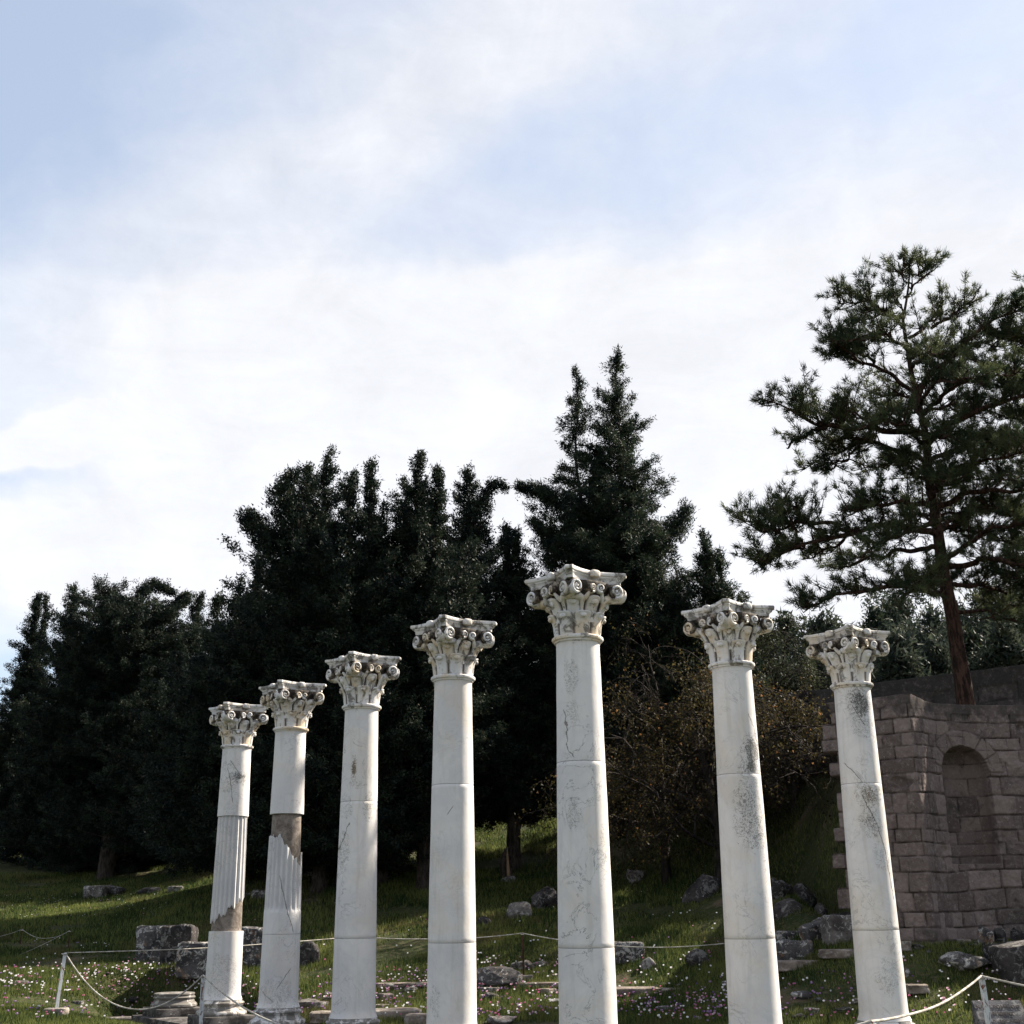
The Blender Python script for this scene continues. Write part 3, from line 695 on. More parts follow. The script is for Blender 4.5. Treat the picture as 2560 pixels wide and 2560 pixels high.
    XX = (Xp[None, :].repeat(nz, 0)).ravel()+NX[None, :].repeat(nz, 0).ravel()*depth; YY = (Yp[None, :].repeat(nz, 0)).ravel()+NY[None, :].repeat(nz, 0).ravel()*depth
    V = np.stack([XX, YY, zz], -1)
    i = np.arange(nz-1)[:, None]; j = np.arange(ns-1)[None, :]; F = np.stack([i*ns+j, i*ns+j+1, (i+1)*ns+j+1, (i+1)*ns+j], -1).reshape(-1, 4)
    rF = row[F[:, 0]]; keep = SS.ravel()[F[:, 0]] >= leftedge[np.clip(rF, 0, len(leftedge)-1)]
    F = F[keep]
    # close it: push every rim edge back into the hill
    E = np.concatenate([F[:, [0, 1]], F[:, [1, 2]], F[:, [2, 3]], F[:, [3, 0]]]); key = np.sort(E, 1); key = key[:, 0].astype(np.int64)*len(V)+key[:, 1]
    u, inv, cnt = np.unique(key, return_inverse=True, return_counts=True); rim = E[cnt[inv] == 1]
    bx = -NX[None, :].repeat(nz, 0).ravel()*thick; by = -NY[None, :].repeat(nz, 0).ravel()*thick
    ids = np.unique(rim); mp = -np.ones(len(V), dtype=int); mp[ids] = np.arange(len(ids))+len(V)
    mx = 0.35; VB = V[ids].copy(); VB[:, 0] += mx*thick*0.3+bx[ids]*0.6; VB[:, 1] += thick*0.9
    V2 = np.concatenate([V, VB]); F2 = np.stack([rim[:, 1], rim[:, 0], mp[rim[:, 0]], mp[rim[:, 1]]], -1)
    me = new_mesh(name, V2, np.concatenate([F, F2]).astype(np.int32), [mat])
    at_ = me.attributes.new('tone', 'FLOAT', 'POINT'); at_.data.foreach_set('value', np.r_[tone, np.full(len(VB), 0.3)].astype(np.float32))
    aj = me.attributes.new('joint', 'FLOAT', 'POINT'); aj.data.foreach_set('value', np.r_[np.where(inc, 0, np.exp(-(dist/0.013)**2)), np.zeros(len(VB))].astype(np.float32))
    me.polygons.foreach_set('use_smooth', np.ones(len(me.polygons), dtype=bool))
    return me
M_wall = wallmat('brown_conglomerate_blocks', (0.094, 0.072, 0.066), (0.190, 0.150, 0.138), (0.062, 0.053, 0.050))
M_wall2 = wallmat('dark_ashlar', (0.05, 0.045, 0.043), (0.12, 0.10, 0.092), (0.035, 0.032, 0.03))
LW = np.r_[0, np.cumsum(np.hypot(*np.diff(WALLP, axis=0).T))]
PN = np.array([[7.05, 28.35], [8.74, 27.05], [9.38, 28.05], [9.72, 28.40], [10.3, 28.60], [12.0, 28.75], [14.0, 28.85], [20.0, 29.1]])
LP_ = np.r_[0, np.cumsum(np.hypot(*np.diff(PN, axis=0).T))]
s_niche = np.interp(10.30, PN[:, 0], LP_)
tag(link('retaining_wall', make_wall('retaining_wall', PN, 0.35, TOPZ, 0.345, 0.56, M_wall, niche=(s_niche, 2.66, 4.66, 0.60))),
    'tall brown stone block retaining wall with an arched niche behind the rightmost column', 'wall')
tag(link('terrace_wall', make_wall('terrace_wall', UPP[:3]+np.array([0, 0]), 5.9, 8.45, 0.56, 1.15, M_wall2, rough_left=False, res=0.04, ds=0.04, seed=21, cap_h=0.5)),
    'dark block wall of the upper terrace rising behind the trunk of the big pine', 'wall')


# ------------------------------------------------------------------ trees
def leafmat(name, c0, c1, c2=None, trans=0.35, rough=0.6, amt2=0.25):
    m = bpy.data.materials.new(name); m.use_nodes = True; t = NT(m.node_tree); t.n.clear()
    out = t.node('ShaderNodeOutputMaterial')
    rnd = t.node('ShaderNodeNewGeometry').outputs['Random Per Island']; co = t.node('ShaderNodeTexCoord').outputs['Object']
    c = t.mix(t.rng(t.add(t.mul(t.noise(co, 1.4, 5, 0.7), 1.3), t.mul(rnd, 0.16)), 0.55, 0.95), c0, c1)
    if c2: c = t.mix(t.rng(t.m('FRACT', t.mul(rnd, 7.31)), 1-amt2, 1-amt2+0.01), c, c2)
    b = t.node('ShaderNodeBsdfPrincipled', i_Base_Color=c); b.inputs['Roughness'].default_value = rough
    b.inputs['Specular IOR Level'].default_value = 0.10
    tr = t.node('ShaderNodeBsdfTranslucent', i_Color=c)
    mx = t.node('ShaderNodeMixShader', i_0=trans); t.l.new(b.outputs[0], mx.inputs[1]); t.l.new(tr.outputs[0], mx.inputs[2]); t.l.new(mx.outputs[0], out.inputs[0])
    return m
M_cyp = leafmat('cypress_foliage', (0.0028, 0.0080, 0.0090), (0.030, 0.041, 0.025), (0.05, 0.038, 0.022), trans=0.22, amt2=0.03)
M_cyp2 = leafmat('tall_cypress_foliage', (0.0045, 0.0115, 0.0115), (0.042, 0.056, 0.031), (0.05, 0.038, 0.022), trans=0.25, amt2=0.03)
M_pine = leafmat('pine_needles', (0.018, 0.032, 0.018), (0.095, 0.108, 0.050), None, trans=0.35)
M_far = leafmat('hillside_foliage', (0.020, 0.030, 0.026), (0.070, 0.082, 0.056), None, trans=0.3)
M_gold = leafmat('golden_leaves', (0.011, 0.012, 0.006), (0.066, 0.052, 0.020), (0.18, 0.09, 0.035), trans=0.5, amt2=0.035)
M_green_leaf = leafmat('dull_green_leaves', (0.015, 0.022, 0.012), (0.05, 0.058, 0.026), None, trans=0.35)
def barkmat(name, c0, c1):
    m, t, b, out = new_mat(name)
    co = t.node('ShaderNodeTexCoord').outputs['Object']; n = t.noise(t.mapping(co, scale=(7, 7, 1.6)), 1.5, 8, 0.75, 0.5)
    t.put(b.inputs['Base Color'], t.mix(t.rng(n, 0.40, 0.62), c0, c1)); b.inputs['Roughness'].default_value = 0.95
    bump(t, b, n, 1.0, 0.08); return m
M_bark = barkmat('grey_bark', (0.018, 0.015, 0.013), (0.075, 0.060, 0.050))
M_pbark = barkmat('pine_bark', (0.018, 0.012, 0.010), (0.085, 0.047, 0.034))
M_twig = barkmat('twig_bark', (0.013, 0.011, 0.010), (0.045, 0.036, 0.031))

def spray(C, D, n, ln, wd, rng, spread=0.75, jit=0.12):
    """n narrow triangles round each clump centre C, roughly along D"""
    k = len(C); C = np.repeat(C, n, 0); D = np.repeat(D, n, 0)
    c = C+rng.randn(k*n, 3)*jit
    d = D+rng.randn(k*n, 3)*spread; d /= np.linalg.norm(d, axis=1)[:, None]+1e-9
    w = np.cross(d, rng.randn(k*n, 3)); w /= np.linalg.norm(w, axis=1)[:, None]+1e-9
    L = ln*(0.6+0.8*rng.rand(k*n))[:, None]; W = wd*(0.6+0.8*rng.rand(k*n))[:, None]
    V = np.stack([c-w*W*0.5, c+w*W*0.5, c+d*L], 1).reshape(-1, 3)
    return V, np.arange(len(V)).reshape(-1, 3)
def wander(pts, n, amp, rng):
    pts = np.asarray(pts, float); L = np.r_[0, np.cumsum(np.linalg.norm(np.diff(pts, axis=0), axis=1))]; t = np.linspace(0, L[-1], n)
    P = np.stack([np.interp(t, L, pts[:, q]) for q in range(3)], 1); N = rng.randn(n, 3)*amp
    for _ in range(3): N[1:-1] = (N[:-2]+N[1:-1]*2+N[2:])/4
    N[0] = 0; return P+N
def leader(top, zbase, prof, rng, nb, lean=(0, 0), tuft=0.22, wid=0.06, per=9, upl=(0.15, 0.95), fan=0.20, step=0.17, wob=0.25):
    """one pointed leader of a cypress: prof = [(metres below the tip, branch length)], returns clump centres, directions, twigs, spine"""
    H = top[2]-zbase; zz = np.linspace(0, 1, 12); base = np.array([top[0]+lean[0], top[1]+lean[1], zbase])
    sp = wander([base, top], 14, wob, rng); sp[-1] = top
    pd, pl = np.array(prof).T
    # more branches where they are longer
    cand = rng.rand(nb*6); wgt = np.interp(cand*H, pd, pl)+0.45; pick = rng.choice(len(cand), nb, p=wgt/wgt.sum()); t = cand[pick]
    depth = t*H; L = np.interp(depth, pd, pl)*(0.25+1.05*rng.rand(nb)**1.05); L[rng.rand(nb) < 0.08] *= 1.35
    phi = rng.rand(nb)*2*math.pi; e = upl[1]*(1-np.clip(depth/(0.5*H), 0, 1))+upl[0]; e = e+rng.randn(nb)*0.16
    o = np.stack([np.interp(1-t, np.linspace(0, 1, 14), sp[:, q]) for q in range(3)], 1)
    dr = np.stack([np.cos(phi)*np.cos(e), np.sin(phi)*np.cos(e), np.sin(e)], 1)
    m = np.maximum(3, (L/step*1.7).astype(int)+1); idx = np.repeat(np.arange(nb), m); s = rng.rand(len(idx))**0.75*0.92+0.08
    side = np.stack([-np.sin(phi), np.cos(phi), 0*phi], 1)[idx]; Ls = (L[idx]*s)[:, None]
    C = o[idx]+dr[idx]*Ls+side*((rng.rand(len(idx))-0.5)*2*fan*(1-s*0.8)*L[idx])[:, None]
    C[:, 2] += 0.30*(s**2)*L[idx]*rng.uniform(0.0, 1.2, nb)[idx]
    C[:, 2] -= np.abs(rng.randn(len(idx)))*0.07
    D = dr[idx]*0.8+side*((rng.rand(len(idx))-0.5)*0.9)[:, None]; D[:, 2] += 0.15
    # clothe the tip
    tt = np.linspace(0, min(1.6, H*0.2), 14); Ct = np.stack([np.interp(1-tt/H, np.linspace(0, 1, 14), sp[:, q]) for q in range(3)], 1)
    C = np.concatenate([C, Ct+rng.randn(len(Ct), 3)*0.05]); D = np.concatenate([D, np.tile([0, 0, 1.0], (len(Ct), 1))])
    tw = []
    for q in range(0, nb, 3):
        p0 = o[q]; p1 = o[q]+dr[q]*L[q]*0.85; p1[2] += 0.15*L[q]; tw.append((np.array([p0, (p0+p1)/2, p1]), np.array([0.03+0.012*L[q], 0.02, 0.006])))
    return C, D, tw, sp
def conifer(label, leaders, trunk_foot, mat, rng, group=None, name='cypress_tree', per=20, tuft=0.115, wid=0.050, extra=None, trunk_r=0.28, spread=0.9, jit=0.085):
    x, y = trunk_foot; z = z1(x, y)
    root = thing(name, (x, y, z), label, 'tree', group)
    CC, DD, TW = [], [], []
    for ld in leaders:
        C, D, tw, sp = leader(rng=rng, **ld); CC.append(C); DD.append(D); TW += tw
        b = np.array([x, y, z+1.0]); spine = np.concatenate([[b], sp[1:]]); TW.append((spine, np.linspace(trunk_r*0.62, 0.02, len(spine))))
    if extra:
        for path, w, dens in extra:      # single arms that stick out of the mass
            P = wander(path, 16, 0.08, rng); TW.append((P, np.linspace(0.07, 0.012, 16)))
            n = int(dens); i = rng.randint(0, 15, n); f = rng.rand(n)[:, None]; c = P[i]*(1-f)+P[i+1]*f; r = w*(1-0.65*(i/15.0))
            CC.append(c+rng.randn(n, 3)*r[:, None]*0.5); DD.append((P[i+1]-P[i])/np.linalg.norm(P[i+1]-P[i], axis=1)[:, None]+np.array([0, 0, 0.3]))
    C = np.concatenate(CC); D = np.concatenate(DD)
    V, F = spray(C, D, per, tuft, wid, rng, spread, jit)
    link('crown', new_mesh('crown', V-np.array([x, y, z]), F.astype(np.int32), [mat]), root)
    foot = np.array([x, y, z-0.3]); t1 = wander([foot, (x, y, z+1.0), (x+rng.randn()*0.1, y, z+3.2)], 8, 0.03, rng)
    TW.append((t1, trunk_r*np.array([1.55, 1.1, 1.0, 0.95, 0.9, 0.88, 0.85, 0.8])))
    V, F = tubes([(p-np.array([x, y, z]), r) for p, r in TW], 6)
    link('trunk', new_mesh('trunk', V, F.astype(np.int32), [M_bark], smooth=True), root)
    return root
def L_(px, py, Y, zb, prof, nb, **k):
    return dict(top=at(px, py, Y), zbase=zb, prof=prof, nb=nb, **k)
rng = np.random.RandomState(7)
SP = [(0, 0.22), (1.2, 0.55), (2.5, 0.95), (4.0, 1.7), (6.0, 2.5), (9.0, 3.1), (14, 3.3), (18, 2.9), (20, 2.2)]          # spire into a broad body
SPN = [(0, 0.22), (1.5, 0.50), (3.5, 0.80), (6.0, 1.2), (9.0, 1.9), (14, 2.5), (20, 2.2)]
COLM = [(0, 0.20), (1.0, 0.42), (2.0, 0.6), (4.1, 0.95), (6.7, 1.4), (10, 1.9), (16, 2.0)]
COLN = [(0, 0.22), (1, 0.35), (4, 0.45), (8, 0.6), (16, 1.0)]
GRP = 'dark cypresses behind the columns'
# the broad mass behind the fourth column
conifer('ragged dark cypress behind the third column, several twisted tops above a heavy left arm',
        [L_(821, 1130, 43, 3.2, SP, 560), L_(770, 1176, 44, 3.2, [(0, .3), (1, .9), (2.5, 1.5), (5, 2.4), (9, 3), (15, 3)], 420), L_(887, 1180, 42, 3.2, [(0, .15), (1, .6), (2.5, 1.0), (5, 2.2), (10, 2.8), (15, 2.6)], 380)],
        (at(800, 2190, 43)[0], 43), M_cyp, rng, GRP, extra=[([at(740, 1420, 42.5), at(690, 1370, 42.5), at(645, 1330, 42.5), at(626, 1282, 42.5)], 0.75, 420), ([at(760, 1330, 42), at(700, 1240, 42), at(735, 1180, 42)], 0.6, 260)])
conifer('dark cypress with one slim crooked spire between two broader tops, right of the third column',
        [L_(931, 1158, 44, 3.2, SPN, 460), L_(960, 1260, 43, 3.2, SP, 420)], (at(950, 2190, 44)[0], 44), M_cyp, rng, GRP)
conifer('dark cypress with a tall narrow double spire, above the fourth column',
        [L_(1052, 1132, 43, 6.0, SP, 560), L_(1092, 1172, 42.5, 6.0, SPN, 420), L_(1020, 1230, 44, 6.0, SP, 300)], (at(1060, 2190, 43)[0], 43), M_cyp, rng, GRP)
conifer('dark cypress with a bent top and thin arching arm, behind the fourth column',
        [L_(1171, 1170, 47.5, 5.0, [(0, .12), (1, .5), (2.5, .9), (4.5, 1.6), (7, 2.4), (12, 3), (18, 2.6)], 520), L_(1150, 1300, 48.5, 5.0, SP, 300)], (at(1165, 2190, 47.5)[0], 47.5), M_cyp, rng, GRP,
        extra=[([at(1180, 1330, 47.5), at(1205, 1250, 47.5), at(1232, 1208, 47.5), at(1262, 1212, 47.5)], 0.38, 200)])
conifer('lower dark cypress with a blunt forked top, left of the tallest column',
        [L_(1264, 1318, 48, 5.0, [(0, .2), (1.2, .5), (3, 1.2), (6, 1.8), (12, 2.3), (16, 2)], 420), L_(1296, 1322, 47.5, 5.0, [(0, .2), (1.2, .5), (3, 1.0), (6, 1.6), (12, 2.0)], 300)], (at(1285, 2190, 46.6)[0], 46.6), M_cyp, rng, GRP)
# left part
conifer('bushy dark cypress falling away to the left behind the second column',
        [L_(605, 1436, 46, 3.4, SP, 480), L_(650, 1400, 45, 3.4, SP, 360), L_(547, 1492, 47, 3.4, SPN, 340), L_(690, 1420, 44, 3.4, SP, 320)], (at(620, 2190, 46)[0], 46), M_cyp, rng, GRP)
conifer('slim dark cypress spire peeping between the flat topped tree and the big cypress mass',
        [L_(505, 1486, 64, 4.5, [(0, .25), (1, .45), (3, .6), (5, .9), (9, 1.6), (14, 1.8)], 360), L_(478, 1520, 64, 4.5, [(0, .2), (1, .3), (3, .5), (6, 1.2), (12, 1.8)], 240)], (at(500, 2190, 64)[0], 64), M_cyp, rng, GRP)
FL = [(0, 0.5), (0.6, 1.6), (1.5, 2.4), (3, 3.0), (6, 3.2), (10, 3.1), (14, 2.6)]
conifer('wide flat topped dark evergreen with a long arm reaching right, left of the first column',
        [L_(275, 1478, 63, 4.0, FL, 620, upl=(0.0, 0.25)), L_(345, 1494, 62, 4.0, FL, 560, upl=(0.0, 0.2)), L_(400, 1520, 62.5, 4.0, FL, 420, upl=(0.0, 0.2))], (at(265, 2198, 60)[0], 60), M_cyp, rng, GRP, trunk_r=0.42,
        extra=[([at(340, 1480, 62), at(385, 1462, 62), at(436, 1482, 62)], 0.42, 260), ([at(390, 1540, 62), at(440, 1510, 62), at(472, 1486, 62)], 0.5, 260)])
conifer('pointed dark cypress between the slim leftmost cypress and the flat topped evergreen',
        [L_(186, 1462, 66, 4.3, [(0, .15), (1, .5), (2.2, .85), (4, 1.3), (7, 1.7), (12, 2.4), (16, 2.4)], 560), L_(165, 1660, 65, 4.3, [(0, .2), (2, .9), (5, 1.8), (10, 2.4)], 300)], (at(150, 2160, 65)[0], 65), M_cyp, rng, GRP, trunk_r=0.36)
conifer('slim tall column shaped cypress with a split tip, at the far left edge',
        [L_(98, 1488, 70, 4.6, COLM, 760, fan=0.2), L_(113, 1490, 69.5, 4.6, COLN, 260, fan=0.2), L_(50, 1690, 69, 4.6, SPN, 260)], (at(90, 2135, 69)[0], 69), M_cyp, rng, GRP)
conifer('round dark bush of a cypress low at the left edge behind the others',
        [L_(10, 1850, 72, 4.8, FL, 380), L_(-60, 1830, 74, 4.8, FL, 380), L_(40, 1860, 71, 4.8, FL, 300)], (at(0, 2130, 72)[0], 72), M_cyp, rng, GRP)
conifer('added dark cypress left of the second column, mostly hidden, shading the meadow',
        [L_(556, 1575, 57, 4.2, SP, 420), L_(585, 1620, 56, 4.2, SP, 260)], (at(560, 2190, 57)[0], 57), M_cyp, rng, GRP)  # added, mostly unseen, to shade the meadow above the sunlit strip
conifer('added dark cypress between the flat topped evergreen and the first column, shading the meadow',
        [L_(448, 1600, 59, 4.4, SP, 420)], (at(450, 2190, 59)[0], 59), M_cyp, rng, GRP)  # also added for the shadow it casts over the far left meadow
# the tall pair
TL = [(0, 0.10), (1.0, 0.5), (2.0, 0.8), (3.0, 0.6), (4.5, 0.95), (6.0, 1.3), (8, 2.1), (11, 2.8), (16, 3.2), (20, 2.8)]
TR = [(0, 0.10), (1.2, 0.45), (2.5, 0.75), (4.0, 1.2), (6.0, 1.7), (9, 2.4), (12, 2.9), (16, 3.4), (20, 3.0)]
conifer('tall left spire of the fir like pair with level layered boughs, above the tallest column',
        [L_(1439, 924, 48.5, 6.0, TL, 460, upl=(0.0, 0.5), fan=0.34)], (at(1420, 2170, 48.5)[0], 48.5), M_cyp2, rng, GRP, tuft=0.15, wid=0.042,
        extra=[([at(1400, 1260, 48.5), at(1345, 1225, 48.5), at(1303, 1218, 48.5)], 0.5, 240), ([at(1400, 1400, 48.5), at(1360, 1330, 48.5), at(1328, 1306, 48.5)], 0.5, 200)])
conifer('tallest spire of the fir like pair, highest evergreen behind the columns',
        [L_(1546, 868, 48, 6.6, TR, 620, upl=(0.0, 0.6), fan=0.34), L_(1490, 1120, 48.5, 6.4, SP, 420), L_(1620, 1330, 47.5, 7.0, [(0, .2), (2, .9), (4, 1.6), (8, 2.2), (12, 2.2)], 360)], (at(1545, 2172, 47.6)[0], 47.6), M_cyp2, rng, GRP, tuft=0.15, wid=0.042,
        extra=[([at(1600, 1420, 47.5), at(1660, 1350, 47.5), at(1722, 1272, 47.5)], 0.8, 330)])
conifer('lower ragged evergreen stepping down to the right of the tallest spire',
        [L_(1757, 1332, 46, 5.0, [(0, .1), (1, .45), (2, .8), (4, 1.3), (7, 1.8), (10, 2)], 320), L_(1800, 1380, 45.5, 5.2, [(0, .1), (1, .4), (2, .6), (4, .9), (7, 1.2)], 180), L_(1826, 1474, 46, 5.2, [(0, .1), (1, .5), (2, .8), (4, 1.2)], 120), L_(1690, 1420, 46.5, 5.0, SP, 320)],
        (at(1710, 2100, 46.5)[0], 46.5), M_cyp2, rng, GRP, tuft=0.15, wid=0.042, trunk_r=0.2)

# the wooded hillside beyond the wall, each crown a tree
hill = [(1875, 1560, 66, 0), (1960, 1545, 60, 1), (2040, 1570, 58, 2), (2110, 1590, 62, 0), (2185, 1530, 64, 1), (2250, 1510, 68, 2), (2320, 1545, 60, 0), (2390, 1520, 66, 1), (2460, 1500, 62, 2), (2540, 1490, 58, 0), (2610, 1480, 60, 1),
        (1830, 1640, 55, 1), (1920, 1640, 52, 2), (2060, 1650, 54, 0), (2150, 1650, 52, 1), (2240, 1620, 50, 2), (2330, 1640, 52, 0), (2420, 1600, 50, 1), (2510, 1585, 48, 2), (2600, 1580, 50, 0)]
HL = ['pale round tree', 'dark pointed tree', 'green bushy tree']
WH = ['on the hillside just left of the capital second from the right', 'on the hillside between the two rightmost capitals, upper row', 'on the hillside left of the rightmost capital, upper row', 'on the hillside right behind the rightmost capital',
      'on the hillside skyline just right of the rightmost capital', 'on the hillside skyline left of the big pine trunk', 'on the hillside directly left of the big pine trunk', 'on the hillside directly right of the big pine trunk', 'on the hillside skyline well right of the pine trunk',
      'on the hillside at the right edge, skyline', 'on the hillside beyond the right edge, skyline', 'low on the hillside right of the capital second from the right', 'low on the hillside midway between the two rightmost capitals', 'low behind the shaft top of the rightmost column',
      'low on the hillside touching the rightmost capital on its right', 'just above the upper wall left of the pine trunk', 'just above the upper wall at the pine trunk', 'just above the upper wall right of the pine trunk', 'just above the upper wall near the right edge', 'just above the upper wall beyond the right edge']
hz = []
for px, py, Y, kd in hill:
    top = at(px, py, Y); x = top[0]; z = z1(x, Y); h = max(top[2]-z, 3.0)
    if kd == 1: prof = [(0, .2), (h*.3, h*.14), (h*.6, h*.22), (h, h*.22)]
    else: prof = [(0, .5), (h*.15, h*.22), (h*.4, h*.34), (h*.7, h*.36), (h, h*.2)]
    hz.append(conifer(HL[kd]+' '+WH[len(hz)], [dict(top=top, zbase=z+0.4, prof=prof, nb=int(60+h*20), upl=(0.1, 0.9), fan=0.5, step=0.3)], (x, Y), M_far if kd != 1 else M_cyp2, rng, 'trees of the far hillside', name='hillside_tree', per=8, tuft=0.30, wid=0.11, trunk_r=0.2, jit=0.2))

# ---- the big pine on the terrace
def make_pine(label, foot, trunkpts, limbs, Y, rng, dens=1.7, tw_len=0.84, group=None):
    """trunkpts/limbs: rows of points in space; tufts of needles sit on the side shoots"""
    x, y, z = foot; root = thing('pine_tree', tuple(foot), label, 'tree', group); o = np.array(foot)
    tp = wander(trunkpts, 40, 0.05, rng); L = np.linspace(0, 1, 40); TW = [(tp-o, 0.235*(1-L)**1.1*(1+0.4*np.exp(-L*25))+0.022)]
    SH = []   # needle shoots (pos, dir)
    for pts, r0 in limbs:
        P = wander(pts, 26, 0.10, rng); l = np.linspace(0, 1, 26); TW.append((P-o, r0*(1-l)**0.8+0.012))
        Ltot = np.linalg.norm(np.diff(P, axis=0), axis=1).sum(); n = int(Ltot*5.2*dens)
        for _ in range(n):
            s = rng.rand()**0.72*0.86+0.14; i = min(24, int(s*25)); p0 = P[i]; T = P[i+1]-P[i]; T /= np.linalg.norm(T)+1e-9
            a = rng.randn(3); a -= T*(a@T)*0.6; a[2] = abs(a[2])*0.5+rng.randn()*0.28; a /= np.linalg.norm(a); d = a*0.85+T*0.55; d /= np.linalg.norm(d)
            ln = tw_len*(0.45+0.8*rng.rand())*(0.55+0.6*(1-s)+0.15); p1 = p0+d*ln*0.55+rng.randn(3)*0.05; p2 = p0+d*ln+np.array([0, 0, 0.16*ln])+rng.randn(3)*0.06
            TW.append((np.array([p0, p1, p2])-o, np.array([0.022, 0.013, 0.006])))
            k = int(2+ln*4.6)
            for q in range(k):
                f = 0.30+0.70*(q+rng.rand())/k; c = p0*(1-f)+p2*f+rng.randn(3)*0.09*(1.2-f); SH.append((c, d+rng.randn(3)*0.45+np.array([0, 0, 0.35])))
            SH.append((p2, d+np.array([0, 0, 0.5])))
    C = np.array([s[0] for s in SH]); D = np.array([s[1] for s in SH]); D /= np.linalg.norm(D, axis=1)[:, None]
    V, F = spray(C-o, D, 20, 0.185, 0.019, rng, spread=0.60, jit=0.035)
    link('crown', new_mesh('crown', V, F.astype(np.int32), [M_pine]), root)
    V, F = tubes(TW, 7); link('trunk', new_mesh('trunk', V, F.astype(np.int32), [M_pbark], smooth=True), root)
    return root
def pp(u, v, dY=0.0, Y=33.0): return at(1800+0.6211*u, 560+0.6211*v, Y+dY)
fx = pp(990, 1940); foot = np.array([fx[0], 33.0, z1(fx[0], 33.0)])
TRK = [foot-np.array([0, 0, 0.3])] + [pp(u, v) for u, v in ((985, 1900), (960, 1750), (935, 1600), (900, 1400), (870, 1200), (845, 1050), (825, 850), (800, 690), (770, 560), (740, 390), (752, 270), (765, 170))]
LIMB = []
def limb(pts, dys, r=0.07): LIMB.append(([pp(u, v, d) for (u, v), d in zip(pts, dys)], r))
limb([(920, 1500), (760, 1440), (600, 1470), (450, 1500), (330, 1560)], (0, -.6, -1.2, -1.6, -2))
limb([(880, 1250), (700, 1200), (540, 1235), (330, 1290), (110, 1365)], (0, -.5, -1, -1.3, -1.6), .09)
limb([(540, 1235), (400, 1200), (240, 1225), (60, 1185)], (-1, -.6, -.2, 0.2), .05)
limb([(400, 1240), (300, 1150), (230, 1110)], (-.8, -.5, -.5), .03)
for P3, D3 in (([(640, 825), (560, 770), (490, 745)], (-.5, -.9, -1.1)), ([(420, 805), (340, 850), (255, 890)], (-1, -.6, -.4)), ([(560, 890), (480, 960), (410, 1000)], (1.2, .8, .8)), ([(340, 1288), (250, 1320), (150, 1385)], (-1.3, -1, -.8)),
               ([(560, 1240), (450, 1300), (340, 1350)], (-.9, -.4, 0)), ([(310, 1290), (230, 1240), (150, 1230)], (-1.3, -1.6, -1.8)), ([(600, 870), (520, 860), (400, 880)], (0, .5, .6)), ([(330, 1270), (280, 1210), (200, 1190)], (-.6, -.6, -.6)), ([(620, 560), (560, 520), (470, 470)], (-.6, 0, .2))):
    limb(P3, D3, .035)
limb([(870, 1300), (740, 1330), (600, 1340), (470, 1400)], (0, 1, 1.6, 2), .07)
limb([(850, 1120), (700, 1120), (580, 1130), (480, 1150)], (0, -1.4, -2.2, -2.6), .07)
limb([(870, 1200), (740, 1240), (620, 1290), (560, 1380)], (0, -1.6, -2.6, -3), .06)
limb([(840, 1020), (700, 960), (560, 990)], (0, 1.6, 2.4), .06)
limb([(830, 860), (700, 830), (560, 830), (400, 800), (280, 740), (190, 700)], (0, -.3, -.6, -1, -1.2, -1.4), .09)
limb([(400, 800), (350, 740), (300, 680)], (-1, -.8, -.6), .03)
limb([(560, 830), (470, 770), (400, 750)], (-.6, 0, .4), .03)
limb([(835, 960), (700, 890), (560, 890), (430, 930), (330, 990)], (0, .6, 1.2, 1.6, 1.8), .07)
limb([(825, 900), (740, 800), (640, 790), (560, 820)], (0, -1.6, -2.2, -2.4), .05)
limb([(800, 700), (700, 620), (580, 560), (490, 500), (425, 450)], (0, -.4, -.8, -1, -1.2), .06)
limb([(580, 560), (500, 530), (430, 520)], (-.8, -.6, -.6), .03)
limb([(800, 690), (700, 690), (600, 690)], (0, .8, 1.2), .035)
limb([(745, 400), (640, 340), (560, 310), (470, 325)], (0, -.3, -.5, -.6), .04)
limb([(640, 330), (580, 290), (490, 275)], (-.3, -.2, -.2), .025)
limb([(740, 380), (640, 370), (560, 400), (500, 400)], (0, .7, 1, 1), .035)
limb([(770, 520), (660, 450), (560, 460), (510, 470)], (0, -1, -1.6, -1.8), .045)
limb([(745, 350), (700, 310), (670, 280)], (0, .2, .4), .02)
limb([(760, 290), (800, 220), (830, 165)], (0, 0, .1), .025)
limb([(755, 250), (735, 200), (740, 160)], (0, -.1, -.1), .02)
limb([(760, 460), (850, 400), (900, 355), (890, 320)], (0, -.3, -.5, -.5), .045)
limb([(800, 690), (870, 590), (990, 480), (1120, 380), (1230, 330)], (0, -.4, -.8, -1, -1), .08)
limb([(850, 420), (950, 360), (1015, 320), (1020, 285)], (-.3, 0, .2, .2), .035)
limb([(780, 560), (900, 500), (1050, 480), (1180, 490)], (0, 1, 1.8, 2.2), .06)
limb([(810, 760), (900, 690), (1020, 640), (1200, 600)], (0, -1.2, -2, -2.4), .07)
limb([(825, 880), (940, 800), (1080, 740), (1250, 680), (1400, 640)], (0, -.4, -.8, -1, -1), .09)
limb([(835, 960), (960, 900), (1100, 880), (1300, 860)], (0, 1.2, 2, 2.6), .07)
limb([(850, 1080), (950, 990), (1100, 940), (1260, 900)], (0, -1.4, -2.4, -3), .07)
limb([(870, 1140), (990, 1085), (1150, 1065), (1300, 1080), (1450, 1090)], (0, -.2, -.4, -.5, -.5), .08)
limb([(890, 1220), (980, 1160), (1080, 1150), (1250, 1180)], (0, 1, 2, 2.6), .06)
limb([(915, 1350), (990, 1270), (1080, 1230), (1250, 1200)], (0, -.8, -1.4, -2), .07)
